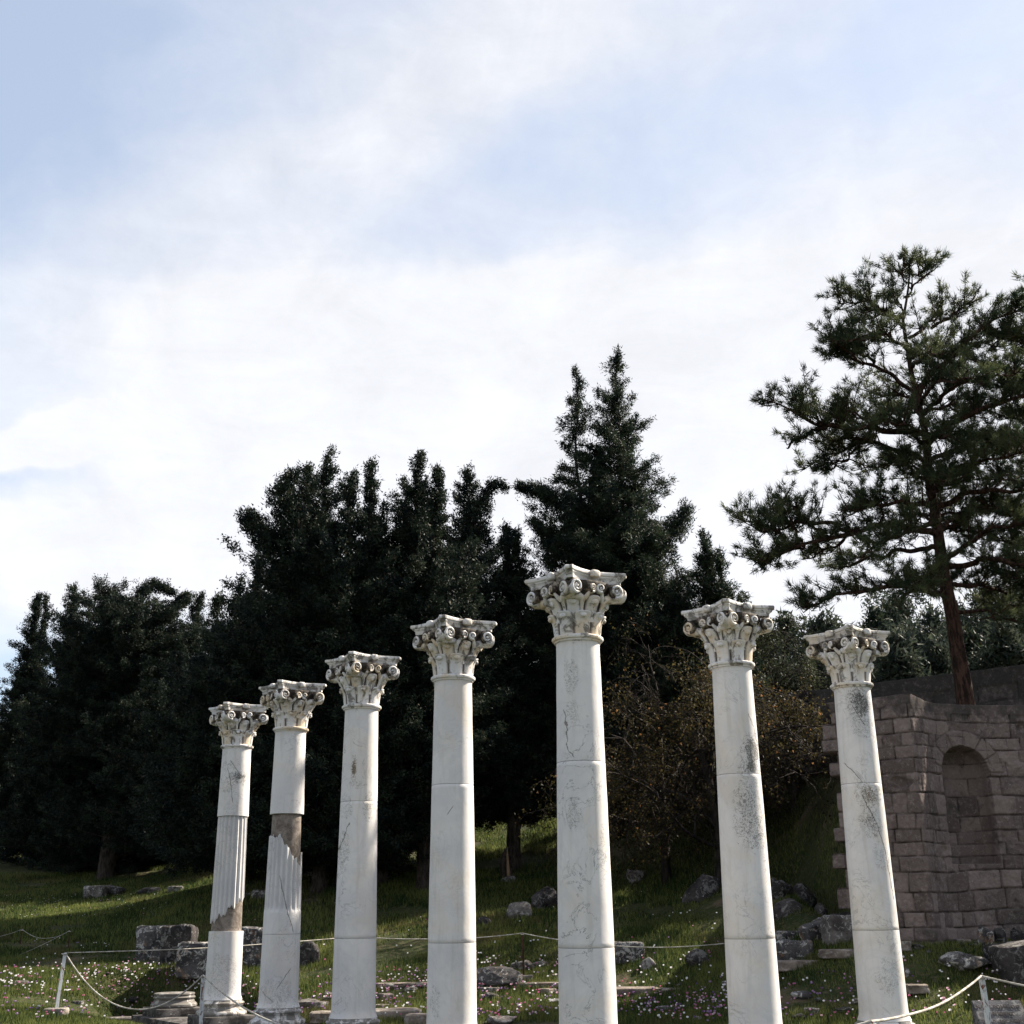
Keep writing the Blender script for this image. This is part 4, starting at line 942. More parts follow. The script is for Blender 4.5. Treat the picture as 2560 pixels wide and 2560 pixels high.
limb([(915, 1370), (1020, 1350), (1150, 1370), (1350, 1400)], (0, -.4, -1.8, -2.4), .08)
limb([(925, 1450), (1050, 1450), (1180, 1500), (1350, 1560)], (0, 1, 1.6, 2), .06)
limb([(930, 1540), (1050, 1570), (1180, 1600), (1300, 1620)], (0, -.5, -1, -1.4), .05)
limb([(800, 720), (860, 640), (960, 620), (1080, 650)], (0, -2, -3, -3.4), .06)
limb([(920, 1420), (840, 1420), (740, 1500), (700, 1560)], (0, -2, -2.8, -3), .05)
rl_ = np.random.RandomState(19)
for _ in range(15):      # boughs that come towards and go away from the viewer
    v = 480+1000*rl_.rand(); u = np.interp(v, [480, 690, 1050, 1200, 1400, 1600], [755, 800, 845, 870, 900, 935]); dy = (1.2+1.9*rl_.rand())*rl_.choice([-1, 1]); du = rl_.uniform(-190, 230); dv = rl_.uniform(-90, 50)
    limb([(u, v), (u+du*.5, v+dv*.6-20), (u+du, v+dv)], (0, dy*.55, dy), .045)
make_pine('big pine with bare red trunk standing on the terrace above the niche wall', foot, TRK, LIMB, 33, rng)
# a second crown that comes in from the right edge
f2 = at(2900, 1700, 34.5); f2[2] = z1(f2[0], 34.5)
T2 = [f2, at(2890, 1500, 34.5), at(2870, 1100, 34.5), at(2850, 800, 34.5), at(2830, 640, 34.5)]
L2 = []
for v, e, dy in ((700, 2570, -1), (760, 2520, .8), (830, 2480, -2), (900, 2440, 1.5), (960, 2500, -1), (1020, 2420, 0), (1100, 2460, -2), (1180, 2400, 1), (1260, 2450, -1.5), (1340, 2430, .5), (1420, 2460, -1), (1500, 2440, 1)):
    L2.append(([at(2870, v+90, 34.5), at((2870+e)/2, v+40, 34.5+dy*.5), at(e, v, 34.5+dy)], .04)); L2.append(([at((2870+e)/2, v+40, 34.5+dy*.5), at((2870+e*2)/3+10, v-40, 34.5-dy), at(e+70, v-60, 34.5-dy*1.6)], .04))
for v, e, dy in ((700, 3150, -1), (900, 3250, .8), (1100, 3300, -2), (1300, 3300, 1), (1500, 3200, -1)):
    L2.append(([at(2870, v+110, 34.5), at((2870+e)/2, v+20, 34.5+dy*.5), at(e-120, v-30, 34.5+dy)], .04)); L2.append(([at((2870+e)/2, v+20, 34.5+dy*.5), at(3040, v-60, 34.5-dy*1.4)], .04)); L2.append(([at(2870, v+150, 34.5), at(2940, v+80, 34.5+1.5*dy), at(3010, v+20, 34.5+2.4*dy)], .05))
make_pine('second pine whose boughs reach in at the right edge beside the big pine', f2, T2, L2, 34.5, rng)

# ---- bare autumn trees with golden leaves between the right hand columns
def autumn_tree(label, foot, size, rng, leafn, gold, trunk_pts, seed_dirs=9, r0=0.13):
    o = np.array(foot); root = thing('autumn_tree', tuple(foot), label, 'tree', 'autumn trees on the bank')
    TW, tips = [], []
    tp = wander(trunk_pts, 10, 0.06, rng); TW.append((tp-o, np.linspace(r0*1.4, r0*0.7, 10)))
    def grow(p, d, ln, r, lev):
        n = 6; P = [p]; dd = d.copy()
        for _ in range(n):
            dd = dd+rng.randn(3)*0.16; dd[2] -= 0.05*lev; dd /= np.linalg.norm(dd); P.append(P[-1]+dd*ln/n)
        P = np.array(P); TW.append((P-o, np.linspace(r, r*0.45, n+1)))
        if lev >= 2: tips.extend([(P[q], dd) for q in range(1, n+1)])
        if lev < 4:
            for _ in range((4, 4, 4, 3)[lev]):
                q = rng.randint(2, n+1); nd = dd+rng.randn(3)*0.75; nd[2] = nd[2]*0.7; nd /= np.linalg.norm(nd); grow(P[q], nd, ln*(0.55+0.2*rng.rand()), r*0.52, lev+1)
    for k in range(seed_dirs):
        ph = rng.rand()*2*math.pi; e = rng.uniform(-0.25, 1.2); d = np.array([math.cos(ph)*math.cos(e), math.sin(ph)*math.cos(e), math.sin(e)]); grow(tp[rng.randint(3, 10)], d, size*(0.40+0.15*rng.rand()), r0*0.5, 0)
    V, F = tubes(TW, 4); link('trunk', new_mesh('trunk', V, F.astype(np.int32), [M_twig], smooth=True), root)
    T = np.array([t[0] for t in tips]); D = np.array([t[1] for t in tips]); w = np.clip(vnoise(T, 0.7, 4, 2)+0.55, 0.05, 1.5)**2; i = rng.choice(len(T), leafn, p=w/w.sum())
    V, F = spray(T[i]-o, D[i], 2, 0.075, 0.065, rng, 0.9, 0.12)
    link('leaves', new_mesh('leaves', V, F.astype(np.int32), [gold]), root)
    return root
def onG(px, py, Y): p = at(px, py, Y); return np.array([p[0], Y, z1(p[0], Y)])
a = onG(1790, 2160, 37.5)
autumn_tree('dark autumn tree with sparse brown leaves between the two tall right columns', a, 5.6, rng, 6500, M_gold, [a-np.array([0, 0, .3]), at(1800, 2080, 37.5), at(1780, 1980, 37.6), at(1760, 1880, 37.7)], 11)
a = onG(1660, 2120, 40.5)
autumn_tree('thin twiggy autumn tree with few leaves just right of the tallest column', a, 4.8, rng, 4500, M_gold, [a-np.array([0, 0, .3]), at(1665, 2060, 40.5), at(1650, 1950, 40.5), at(1650, 1850, 40.5)], 9)
a = onG(1990, 2000, 39.5)
autumn_tree('golden leaved autumn tree left of the rightmost column above the steep bank', a, 4.3, rng, 6500, M_gold, [a-np.array([0, 0, .3]), at(1990, 1930, 40), at(1985, 1860, 40), at(1980, 1790, 40)], 11)
a = onG(1930, 1900, 51)
autumn_tree('grey green half bare tree behind the capital second from the right', a, 5.2, rng, 12000, M_green_leaf, [a-np.array([0, 0, .3]), at(1930, 1850, 51), at(1930, 1760, 51), at(1940, 1690, 51)], 11)


# ------------------------------------------------------------------ stones
def stonemat(name, c0, c1, lich=0.6, orange=0.0):
    m, t, b, out = new_mat(name)
    co = t.node('ShaderNodeTexCoord').outputs['Object']; sd_ = t.node('ShaderNodeObjectInfo').outputs['Random']
    co = t.node('ShaderNodeVectorMath', operation='ADD', i_0=co, i_1=t.mul(sd_, 37.0)).outputs[0]
    c = t.mix(t.rng(t.noise(co, 2.2, 7, 0.7, 0.5), 0.38, 0.64), c0, c1)
    l = t.rng(t.add(t.noise(co, 7.0, 7, 0.75, 0.8), t.mul(t.noise(co, 1.4, 2), 0.25)), 0.64, 0.72)
    c = t.mix(t.mul(l, lich), c, (0.42, 0.41, 0.39))
    if orange: c = t.mix(t.mul(t.rng(t.noise(co, 3.5, 5, 0.7), 0.56, 0.64), orange), c, (0.24, 0.13, 0.06))
    t.put(b.inputs['Base Color'], c); b.inputs['Roughness'].default_value = 0.95
    bump(t, b, t.noise(co, 13.0, 8, 0.78), 0.9, 0.04); return m
M_st = stonemat('grey_weathered_stone', (0.055, 0.048, 0.045), (0.15, 0.135, 0.125))
M_std = stonemat('dark_mossy_stone', (0.020, 0.019, 0.019), (0.060, 0.053, 0.052), 0.30)
M_stl = stonemat('lichen_spotted_stone', (0.034, 0.033, 0.034), (0.095, 0.09, 0.09), 0.85, 0.4)
M_flat = stonemat('flat_paving_stone', (0.11, 0.09, 0.075), (0.24, 0.20, 0.17), 0.4)
def rock_mesh(name, w, d, h, seed, mat, blocky=0.0):
    bm = bmesh.new()
    if blocky >= 0.5:
        bmesh.ops.create_cube(bm, size=2); bmesh.ops.bevel(bm, geom=bm.edges[:], offset=0.22, segments=2, profile=0.5, affect='EDGES')
        bmesh.ops.subdivide_edges(bm, edges=bm.edges[:], cuts=3, use_grid_fill=True)
    else: bmesh.ops.create_icosphere(bm, subdivisions=4, radius=1.08)
    P = np.array([v.co for v in bm.verts]); N = P/np.linalg.norm(P, axis=1)[:, None]
    if blocky < 0.5:     # a few flat faces, as if split
        r = np.random.RandomState(seed)
        for _ in range(9):
            n = r.randn(3); n /= np.linalg.norm(n); k = 0.62+0.25*r.rand(); dd = P@n; P = P-np.outer(np.clip(dd-k, 0, None)*0.85, n)
    amp = 0.16 if blocky >= 0.5 else 0.20
    P = P+N*(vnoise(P+seed*5.1, 1.1, seed, 3)*amp+vnoise(P+seed, 3.7, seed+3, 4)*0.12)[:, None]
    P = P*np.array([w/2, d/2, h*0.56]); P[:, 2] += h*0.42
    for v, p in zip(bm.verts, P): v.co = p
    me = bpy.data.meshes.new(name); bm.to_mesh(me); bm.free(); me.materials.append(mat)
    me.polygons.foreach_set('use_smooth', np.ones(len(me.polygons), dtype=bool))
    if blocky >= 0.5: me.set_sharp_from_angle(angle=math.radians(38))
    return me
def stone(px, pyb, Y, wpx, hpx, label, mat=None, blocky=0.0, name='boulder', cat='rock', rz=None, tilt=(0, 0), depth=None, grp='loose stones on the bank'):
    p = at(px, pyb, Y); D = np.array([p[0], p[1], p[2]-CAMZ])@Fv; w, h = wpx*D/FPX*1.08, hpx*D/FPX*1.1
    seed = int(px*7+pyb) % 997; me = rock_mesh(name, w, depth or w*0.8, h, seed, mat or M_st, blocky)
    zt = z1(p[0], Y); o = link(name, me, None, (p[0], Y, min(zt, p[2]+0.15)-0.03-0.10*h if abs(zt-p[2]) < 0.6 else zt-0.03-0.10*h), (seed % 7)*0.12-0.3 if rz is None else rz)
    if tilt != (0, 0): o.rotation_euler = (tilt[0], tilt[1], o.rotation_euler[2])
    return tag(o, label, cat, grp)
bl = 'stone_block'
stone(240, 2243, 52.5, 50, 32, 'squarish stone at the far edge of the sunlit grass strip, leftmost of four', M_st, 1, bl, 'stone')
stone(287, 2241, 53, 58, 30, 'rounded stone against the squarish one, second of four along the sunlit strip', M_std, 0)
stone(377, 2246, 52, 62, 20, 'long low stone at the edge of the sunlit strip, third of four', M_std, 0)
stone(438, 2244, 51, 34, 20, 'small squared stone at the end of the sunlit strip, fourth of four', M_st, 1, bl, 'stone')
stone(376, 2410, 35.5, 68, 92, 'big upright grey stone block left of the first column, leftmost of the group', M_stl, 1, bl, 'stone', rz=0.1)
stone(444, 2412, 35.3, 76, 96, 'big upright grey stone block leaning against its left neighbour, left of the first column', M_std, 1, bl, 'stone', rz=-0.05)
stone(492, 2414, 34.2, 84, 68, 'wide dark stone block half behind the first column', M_stl, 1, bl, 'stone', rz=0.05)
stone(628, 2426, 34.5, 66, 96, 'upright streaked stone block seen between the first and second column', M_stl, 1, bl, 'stone', rz=-0.1)
stone(768, 2432, 34.0, 50, 62, 'dark rounded block just right of the second column', M_std, 0)
stone(466, 2452, 33.0, 110, 34, 'long low dark stone block in front of the upright blocks, left of the first column', M_std, 1, bl, 'stone', rz=0.02, depth=0.5)
stone(372, 2477, 32.0, 290, 24, 'very long low stone kerb behind the unfinished column base', M_st, 1, 'stone_kerb', 'kerb', rz=0.02, depth=0.5)
stone(618, 2276, 43.5, 36, 34, 'small stone block on the slope seen just right of the first column', M_st, 1, bl, 'stone')
stone(650, 2281, 43, 40, 44, 'brown stone block on the slope touching the second column on its left', M_st, 1, bl, 'stone')
stone(750, 2266, 43.5, 26, 22, 'small stone on the slope just right of the second column', M_st, 0)
stone(786, 2232, 45, 40, 28, 'slanting dark rock on the slope left of the third column', M_std, 0)
stone(826, 2242, 44, 34, 22, 'small brown rock on the slope touching the third column', M_std, 0)
stone(1298, 2302, 37.5, 58, 50, 'round pale boulder on the grassy slope between the fourth and tallest column', M_st, 0)
stone(1214, 2312, 37, 38, 24, 'low dark rock at the right edge of the fourth column', M_std, 0)
stone(1272, 2214, 44.5, 34, 20, 'pale rock at the foot of the broken stump', M_st, 0)
stone(1366, 2272, 39.5, 64, 56, 'dark overgrown rock on the slope touching the tallest column on its left', M_std, 0)
stone(1238, 2464, 31.0, 112, 46, 'broad flat topped boulder spotted with lichen, right of the fourth column foot', M_stl, 0, depth=0.8)
stone(1308, 2418, 32.3, 56, 26, 'tilted angular rock behind the rope post between the two middle columns', M_st, 0)
stone(1352, 2414, 32.6, 34, 14, 'little flat rock on the grass left of the tallest column', M_st, 0)
stone(1590, 2208, 42, 50, 38, 'pale round boulder on the sunlit slope right of the tallest column', M_st, 0)
stone(1766, 2292, 36.5, 96, 92, 'large dark boulder on the slope left of the second column from the right', M_std, 0)
stone(1568, 2396, 32.5, 72, 44, 'squared stone with orange and white lichen right of the tallest column', M_stl, 1, bl, 'stone', rz=0.15)
stone(1620, 2416, 31.6, 44, 28, 'small wedge shaped sunlit rock right of the lichen block', M_st, 0)
stone(1746, 2426, 30.8, 62, 38, 'pointed dark rock in the grass left of the second column from the right', M_std, 0)
stone(1958, 2286, 33, 60, 84, 'dark boulder bedded in the bank right of the second last column, topmost', M_std, 0)
stone(2006, 2262, 34, 64, 62, 'dark boulder in the bank under the wall end, right of its twin', M_std, 0)
stone(1974, 2328, 31.5, 78, 68, 'dark lumpy boulder lying below the two bank boulders', M_std, 0)
stone(2052, 2318, 31.5, 36, 46, 'small dark rock left of the rightmost column below the wall end', M_std, 0)
stone(2104, 2326, 30.5, 66, 54, 'dark rock at the ragged foot of the wall, behind the rightmost column', M_std, 0)
stone(2058, 2400, 28.9, 80, 84, 'tall leaning slab with white lichen between the two right hand columns', M_stl, 1, bl, 'stone', rz=0.5, tilt=(0.1, -0.32), depth=0.35)
stone(1988, 2448, 28.0, 88, 80, 'heavy dark stone block speckled white at the foot of the leaning slab', M_stl, 1, bl, 'stone', rz=-0.15)
stone(2106, 2434, 28.0, 66, 66, 'grey block half hidden behind the rightmost column', M_st, 1, bl, 'stone', rz=0.3)
stone(1970, 2370, 29.8, 70, 28, 'flat slab with orange lichen behind the speckled block', M_stl, 1, bl, 'stone', rz=0.2)
stone(2042, 2436, 27.8, 30, 38, 'narrow upright stone squeezed beside the speckled block', M_st, 1, bl, 'stone')
stone(2042, 2452, 27.2, 60, 12, 'thin flat stone on the grass in front of the grey block', M_flat, 1, bl, 'stone', depth=0.5)
stone(2408, 2418, 26.0, 108, 34, 'flat pale boulder under the niche right of the rightmost column', M_stl, 0, depth=0.9)
stone(2281, 2452, 25.3, 54, 18, 'small flat slab just right of the rightmost column', M_flat, 1, bl, 'stone', depth=0.5)
stone(2262, 2422, 25.8, 26, 20, 'little rock beside the rightmost column', M_st, 0)
stone(2566, 2458, 25.6, 130, 84, 'large dark block with a slanting top at the right edge', M_std, 1, bl, 'stone', rz=0.1, tilt=(0, -0.12))
stone(2470, 2374, 26.8, 40, 56, 'pale upright rock leaning at the foot of the niche wall', M_stl, 0)
stone(2503, 2366, 26.9, 34, 46, 'dark upright rock right of the pale one at the foot of the niche wall', M_std, 0)
stone(2498, 2378, 26.4, 36, 22, 'small white speckled rock at the foot of the niche wall', M_stl, 0)
stone(2550, 2352, 27.4, 40, 50, 'dark rock at the foot of the wall by the right edge', M_std, 0)
stone(1590, 2494, 30.0, 110, 18, 'flat paving slab in the grass right of the tallest column', M_flat, 1, 'paving_slab', 'slab', rz=0.0, depth=0.7, grp='ancient paving slabs in the grass')
stone(1720, 2494, 29.8, 130, 11, 'long thin paving slab left of the second column from the right', M_flat, 1, 'paving_slab', 'slab', rz=0.03, depth=0.5, grp='ancient paving slabs in the grass')
stone(2000, 2536, 27.2, 110, 20, 'weathered paving slab between the two right hand columns, left one', M_flat, 1, 'paving_slab', 'slab', rz=0.0, depth=0.5, grp='ancient paving slabs in the grass')
stone(2110, 2530, 27.0, 90, 18, 'weathered paving slab touching the rightmost column on its left', M_flat, 1, 'paving_slab', 'slab', rz=-0.05, depth=0.5, grp='ancient paving slabs in the grass')
stone(820, 2530, 28.6, 80, 22, 'weathered paving slab left of the third column foot', M_flat, 1, 'paving_slab', 'slab', rz=0.1, depth=0.6, grp='ancient paving slabs in the grass')
stone(770, 2496, 30.0, 60, 20, 'low rounded rock right of the second column foot', M_st, 0)
stone(990, 2528, 28.3, 110, 24, 'uneven paving slab right of the third column foot, left of two', M_flat, 1, 'paving_slab', 'slab', rz=0.05, depth=0.7, grp='ancient paving slabs in the grass')
stone(1050, 2548, 27.4, 60, 30, 'uneven paving slab left of the fourth column foot, right of two', M_flat, 1, 'paving_slab', 'slab', rz=-0.1, depth=0.6, grp='ancient paving slabs in the grass')
stone(1010, 2478, 31.2, 130, 9, 'thin paving slab far behind between third and fourth column', M_flat, 1, 'paving_slab', 'slab', rz=0.02, depth=0.5, grp='ancient paving slabs in the grass')
stone(1330, 2480, 31.0, 130, 10, 'thin paving slab far behind between fourth and tallest column', M_flat, 1, 'paving_slab', 'slab', rz=0.0, depth=0.5, grp='ancient paving slabs in the grass')
stone(1254, 2566, 27.6, 76, 22, 'low grey rock at the bottom edge right of the fourth column', M_st, 0)
stone(700, 2500, 30.5, 110, 12, 'thin paving slab behind the second column foot', M_flat, 1, 'paving_slab', 'slab', rz=0.02, depth=0.5, grp='ancient paving slabs in the grass')

rr_ = np.random.RandomState(11)
rub = [rock_mesh('rubble_stone', 0.30, 0.24, 0.13, 300+k, (M_st, M_std, M_stl, M_flat)[k % 4], 0 if k % 3 else 1) for k in range(6)]
RUB = [((600, 850), (2490, 2556), 9, 'between the second and third column'), ((940, 1080), (2470, 2556), 9, 'between the third and fourth column'), ((1195, 1400), (2470, 2556), 9, 'between the fourth and tallest column'), ((1540, 1830), (2460, 2556), 9, 'left of the second column from the right'),
       ((1935, 2150), (2480, 2556), 8, 'between the two rightmost columns'), ((2090, 2450), (2330, 2400), 12, 'along the foot of the niche wall'), ((20, 420), (2440, 2550), 8, 'left of the leftmost column')]
for (xa, xb), (ya, yb), n, wh in RUB:
    for _ in range(n):
        py = rr_.uniform(ya, yb); px = rr_.uniform(xa, xb); Yr = 16.0
        while Yr < 60 and at(px, py, Yr)[2] > z1(at(px, py, Yr)[0], Yr): Yr += 0.25
        p = at(px, py, Yr)
        if p[0] > 7.2 and Yr > np.interp(p[0], WALLP[:, 0], WALLP[:, 1])-0.3: Yr = np.interp(p[0], WALLP[:, 0], WALLP[:, 1])-0.3-rr_.rand()*0.5
        o = link('rubble_stone', rub[rr_.randint(6)], None, (p[0], Yr, z1(p[0], Yr)-0.03), rr_.rand()*6.28); k_ = 0.5+rr_.rand()*0.9; o.scale = (k_, k_, k_*rr_.uniform(0.6, 1.1))
        tag(o, 'small loose rubble stone in the turf '+wh, 'stone', 'loose rubble '+wh)

# broken stump on the slope
sp_ = onG(1268, 2200, 45.2)
stv, stf = tubes([(wander([sp_-np.array([0, 0, .3]), at(1266, 2160, 45.2), at(1263, 2125, 45.2), at(1274, 2116, 45.2)], 10, 0.03, rng)-sp_, np.array([.34, .28, .24, .21, .2, .18, .16, .1, .05, .01]))], 8)
st_ = thing('tree_stump', tuple(sp_), 'dead broken tree stump with a pale splintered edge on the slope', 'stump')
link('trunk', new_mesh('trunk', stv, stf.astype(np.int32), [M_bark], smooth=True), st_)
V, F = tubes([(wander([at(1272, 2192, 44.9), at(1270, 2150, 44.9), at(1267, 2115, 45)], 8, 0.02, rng)-sp_, np.array([.06, .07, .06, .05, .045, .035, .02, .005]))], 5)
link('bare_wood', new_mesh('bare_wood', V, F.astype(np.int32), [barkmat('pale_wood', (0.20, 0.12, 0.07), (0.34, 0.24, 0.15))], smooth=True), st_)

# ------------------------------------------------------------------ temple platform and the unfinished base
d1 = np.array([math.cos(GRID_A), math.sin(GRID_A)]); S_ = 3.2
b8 = np.array([-8.10, 31.0])
plab = ['dark platform block carrying the low column base at the left end of the row', 'dark platform block between the low base and the leftmost column', 'platform block under the leftmost column', 'platform block between the leftmost and second column', 'platform block under the second column',
        'platform block between the second and third column', 'platform block under the third column']
pos = [b8, (b8+COLS[0])/2, np.array(COLS[0]), (np.array(COLS[0])+COLS[1])/2, np.array(COLS[1]), (np.array(COLS[1])+COLS[2])/2, np.array(COLS[2])]
for k, p in enumerate(pos):
    me = box_mesh('platform_block', (0, 0, -0.30), (1.52, 1.36 if k else 1.5, 0.60), M_plinth, 0.02, 0.018, 60+k)
    tag(link('platform_block', me, None, (p[0], p[1], -B0), GRID_A), plab[k], 'stone block', 'temple platform blocks')
ub = thing('column_base', (b8[0], b8[1], -B0), 'low round column base without a shaft, left of the first column', 'column base')
pr = [(0.30, 0.18), (0.50, 0.18), (0.535, 0.21), (0.535, 0.25), (0.505, 0.285), (0.475, 0.30), (0.465, 0.335), (0.452, 0.35), (0.458, 0.365), (0.482, 0.385), (0.486, 0.405), (0.470, 0.425), (0.455, 0.43), (0.455, 0.46), (0.470, 0.468), (0.468, 0.492), (0.455, 0.498), (0.001, 0.50)]
shade(link('moulded_drum', new_mesh('moulded_drum', *lathe(pr, 72), [M_base2]), ub), 40)
link('plinth', box_mesh('plinth', (0, 0, 0.09), (1.12, 1.12, 0.178), M_plinth, 0.012, 0.012, 77), ub, rz=GRID_A)

# ------------------------------------------------------------------ rope barrier
def ropemat():
    m, t, b, out = new_mat('white_rope')
    n = t.noise(t.node('ShaderNodeTexCoord').outputs['Object'], 5.0, 5, 0.6)
    t.put(b.inputs['Base Color'], t.mix(t.rng(n, 0.35, 0.65), (0.24, 0.22, 0.19), (0.45, 0.43, 0.39))); b.inputs['Roughness'].default_value = 0.9
    return m
def ironmat():
    m, t, b, out = new_mat('white_paint_on_rusty_iron')
    co = t.node('ShaderNodeTexCoord').outputs['Object']
    n = t.noise(t.mapping(co, scale=(3, 3, 1)), 5.0, 7, 0.7, 0.5)
    c = t.mix(t.rng(n, 0.52, 0.60), (0.50, 0.52, 0.53), (0.13, 0.055, 0.03)); t.put(b.inputs['Base Color'], c)
    t.put(b.inputs['Roughness'], 0.7); bump(t, b, n, 0.4, 0.004); return m
M_rope, M_iron = ropemat(), ironmat()
M_rust = barkmat('rusty_iron', (0.04, 0.025, 0.02), (0.12, 0.06, 0.04))
M_conc = stonemat('concrete', (0.16, 0.14, 0.12), (0.28, 0.25, 0.22), 0.4)
def post(top, base, label, mat, w=0.055, grp='rope posts', foot=False):
    top, base = np.array(top), np.array(base); H = np.linalg.norm(top-base)
    root = thing('rope_post', tuple(base), label, 'post', grp)
    t = 0.009                                         # an L-shaped iron
    sec = [(-w/2, -w/2), (w/2, -w/2), (w/2, -w/2+t), (-w/2+t, -w/2+t), (-w/2+t, w/2), (-w/2, w/2)]
    ca, sa = math.cos(0.5), math.sin(0.5); sec = [(x*ca-y*sa, x*sa+y*ca) for x, y in sec]; d = (top-base)/H; rows = 12
    V = [];
    for i_ in range(rows):
        f = i_/(rows-1); c = d*(H+0.25)*f-d*0.25
        for x, y in sec: V.append((c[0]+x, c[1]+y, c[2]))
    F = [(i_*6+j_, i_*6+(j_+1) % 6, (i_+1)*6+(j_+1) % 6, (i_+1)*6+j_) for i_ in range(rows-1) for j_ in range(6)]+[tuple((rows-1)*6+j_ for j_ in range(6))]
    link('iron_bar', new_mesh('iron_bar', V, F, [mat]), root)
    ring = []
    for q in range(17): a = q*2*math.pi/16; ring.append(d*(H-0.03)+np.array([math.cos(a)*w*0.75, math.sin(a)*w*0.75, 0]))
    V, F = tubes([(ring, np.full(17, 0.012))], 6); link('rope_ring', new_mesh('rope_ring', V, F.astype(np.int32), [M_rope], smooth=True), root)
    if foot: link('footing', rock_mesh('footing', 0.42, 0.36, 0.14, 5, M_conc, 1), root, loc=(0, 0, -0.06))
    return root
def rope(p0, p1, sag, label, r=0.014, mat=None, n=None, grp='ropes of the barrier'):
    p0, p1 = np.array(p0), np.array(p1); Lr = np.linalg.norm(p1-p0); n = n or int(Lr/0.03)+8; t = np.linspace(0, 1, n)
    C = p0[None]*(1-t)[:, None]+p1[None]*t[:, None]; C[:, 2] -= 4*sag*t*(1-t); C[:, 2] += np.sin(t*9+Lr)*0.006*np.sin(t*math.pi)
    paths = []
    T = np.gradient(C, axis=0); T /= np.linalg.norm(T, axis=1)[:, None]; A = np.cross(T, [0, 0, 1.0]); A /= np.linalg.norm(A, axis=1)[:, None]+1e-9; B = np.cross(T, A)
    arc = np.r_[0, np.cumsum(np.linalg.norm(np.diff(C, axis=0), axis=1))]
    m = 9; V = []; th = np.arange(m)*2*math.pi/m
    for i_ in range(n):     # three lobes that wind along the rope
        tw = arc[i_]/(r*6.5)*2*math.pi/3*1.0; rr = r*(0.80+0.28*np.abs(np.cos(1.5*(th-tw))))
        V.append(C[i_]+rr[:, None]*(np.cos(th)[:, None]*A[i_]+np.sin(th)[:, None]*B[i_]))
    V = np.concatenate(V)-p0; i_ = np.arange(n-1)[:, None]; j_ = np.arange(m)[None]; j2 = (j_+1) % m
    F = np.stack([i_*m+j_, i_*m+j2, (i_+1)*m+j2, (i_+1)*m+j_], -1).reshape(-1, 4)
    return tag(link('rope', new_mesh('rope', V, F.astype(np.int32), [mat or M_rope], smooth=True), None, tuple(p0)), label, 'rope', grp)
def gbase(p, dx=0.0, dy=0.0): return np.array([p[0]+dx, p[1]+dy, z1(p[0]+dx, p[1]+dy)])
p1t = at(163, 2382, 26.5); p1b = at(140, 2530, 26.3)
post(p1t, p1b, 'leaning white iron rope post on a concrete footing, at the left', M_iron, 0.06, foot=True)
p2t = at(508, 2438, 25.0); post(p2t, gbase(p2t, 0.02), 'upright rusty white rope post in front of the leftmost column', M_iron, 0.06)
p3t = np.array([-1.0, 13.0, 0.55]); post(p3t, gbase(p3t), 'rope post outside the bottom of the view, near the middle', M_iron, 0.06)
p4t = np.array([3.6, 13.5, 0.60]); post(p4t, gbase(p4t), 'rope post outside the bottom of the view, right of the middle', M_iron, 0.06)
p5t = at(2453, 2440, 19.0); post(p5t, gbase(p5t, 0.05), 'rusty grey rope post in front of the inscribed stone, bottom right', M_iron, 0.062)
p6t = np.array([9.4, 15.5, 0.45]); post(p6t, gbase(p6t), 'rope post outside the right edge of the view', M_iron, 0.06)
rope(p1t, p2t, 0.83, 'deeply sagging white rope between the two left posts', 0.014)
rope(p2t, p3t, 0.35, 'white rope falling to the right across the foot of the leftmost column', 0.014)
rope(p3t, p4t, 0.3, 'white rope below the bottom edge of the view', 0.017)
rope(p4t, p5t, 0.12, 'white rope rising to the right past the foot of the rightmost column', 0.015)
rope(p5t, p6t, 0.12, 'white rope falling to the right above the inscribed stone', 0.015)
q = [p1t, at(892, 2341, 31.5), at(1306, 2333, 31.5), at(1868, 2352, 30.0), at(2196, 2397, 27.0), at(2850, 2392, 24.2)]
ql = [None, 'thin dark rope post hidden behind the third column', 'thin rusty rope post standing between the fourth and tallest column', 'thin dark rope post hidden behind the second column from the right', 'thin dark rope post hidden behind the rightmost column', 'thin dark rope post outside the right edge']
for k in range(1, 6): post(q[k], gbase(q[k], 0.02), ql[k], M_rust, 0.038, grp='rope posts behind the columns', foot=(k == 2))
rl = ['thin rope running behind the first two columns from the leaning post', 'thin taut rope between the third column and the middle rope post', 'thin rope passing behind the tallest column', 'thin rope between the two right hand columns', 'thin level rope crossing below the niche wall']
for k, (sg, rr) in enumerate(((0.06, 0.011), (0.10, 0.011), (0.22, 0.011), (0.02, 0.012), (0.10, 0.012))): rope(q[k], q[k+1], sg, rl[k], rr, grp='ropes behind the columns')
l1, l2 = at(55, 2323, 38.5), at(175, 2326, 37.5); l0 = at(-90, 2350, 39)
post(l1, gbase(l1), 'thin dark post in the shaded meadow at the far left, left one', M_rust, 0.03, 'far rope posts'); post(l2, gbase(l2), 'thin dark post in the shaded meadow at the far left, right one', M_rust, 0.03, 'far rope posts')
rope(l0, l1, 0.1, 'thin rope entering from the left edge to the far posts', 0.006, grp='far ropes'); rope(l1, l2, 0.24, 'thin slack rope between the two far left posts', 0.006, grp='far ropes')
rope(l2, at(-120, 2450, 34), 0.10, 'thin rope slanting down to the left edge from the far posts', 0.006, grp='far ropes')

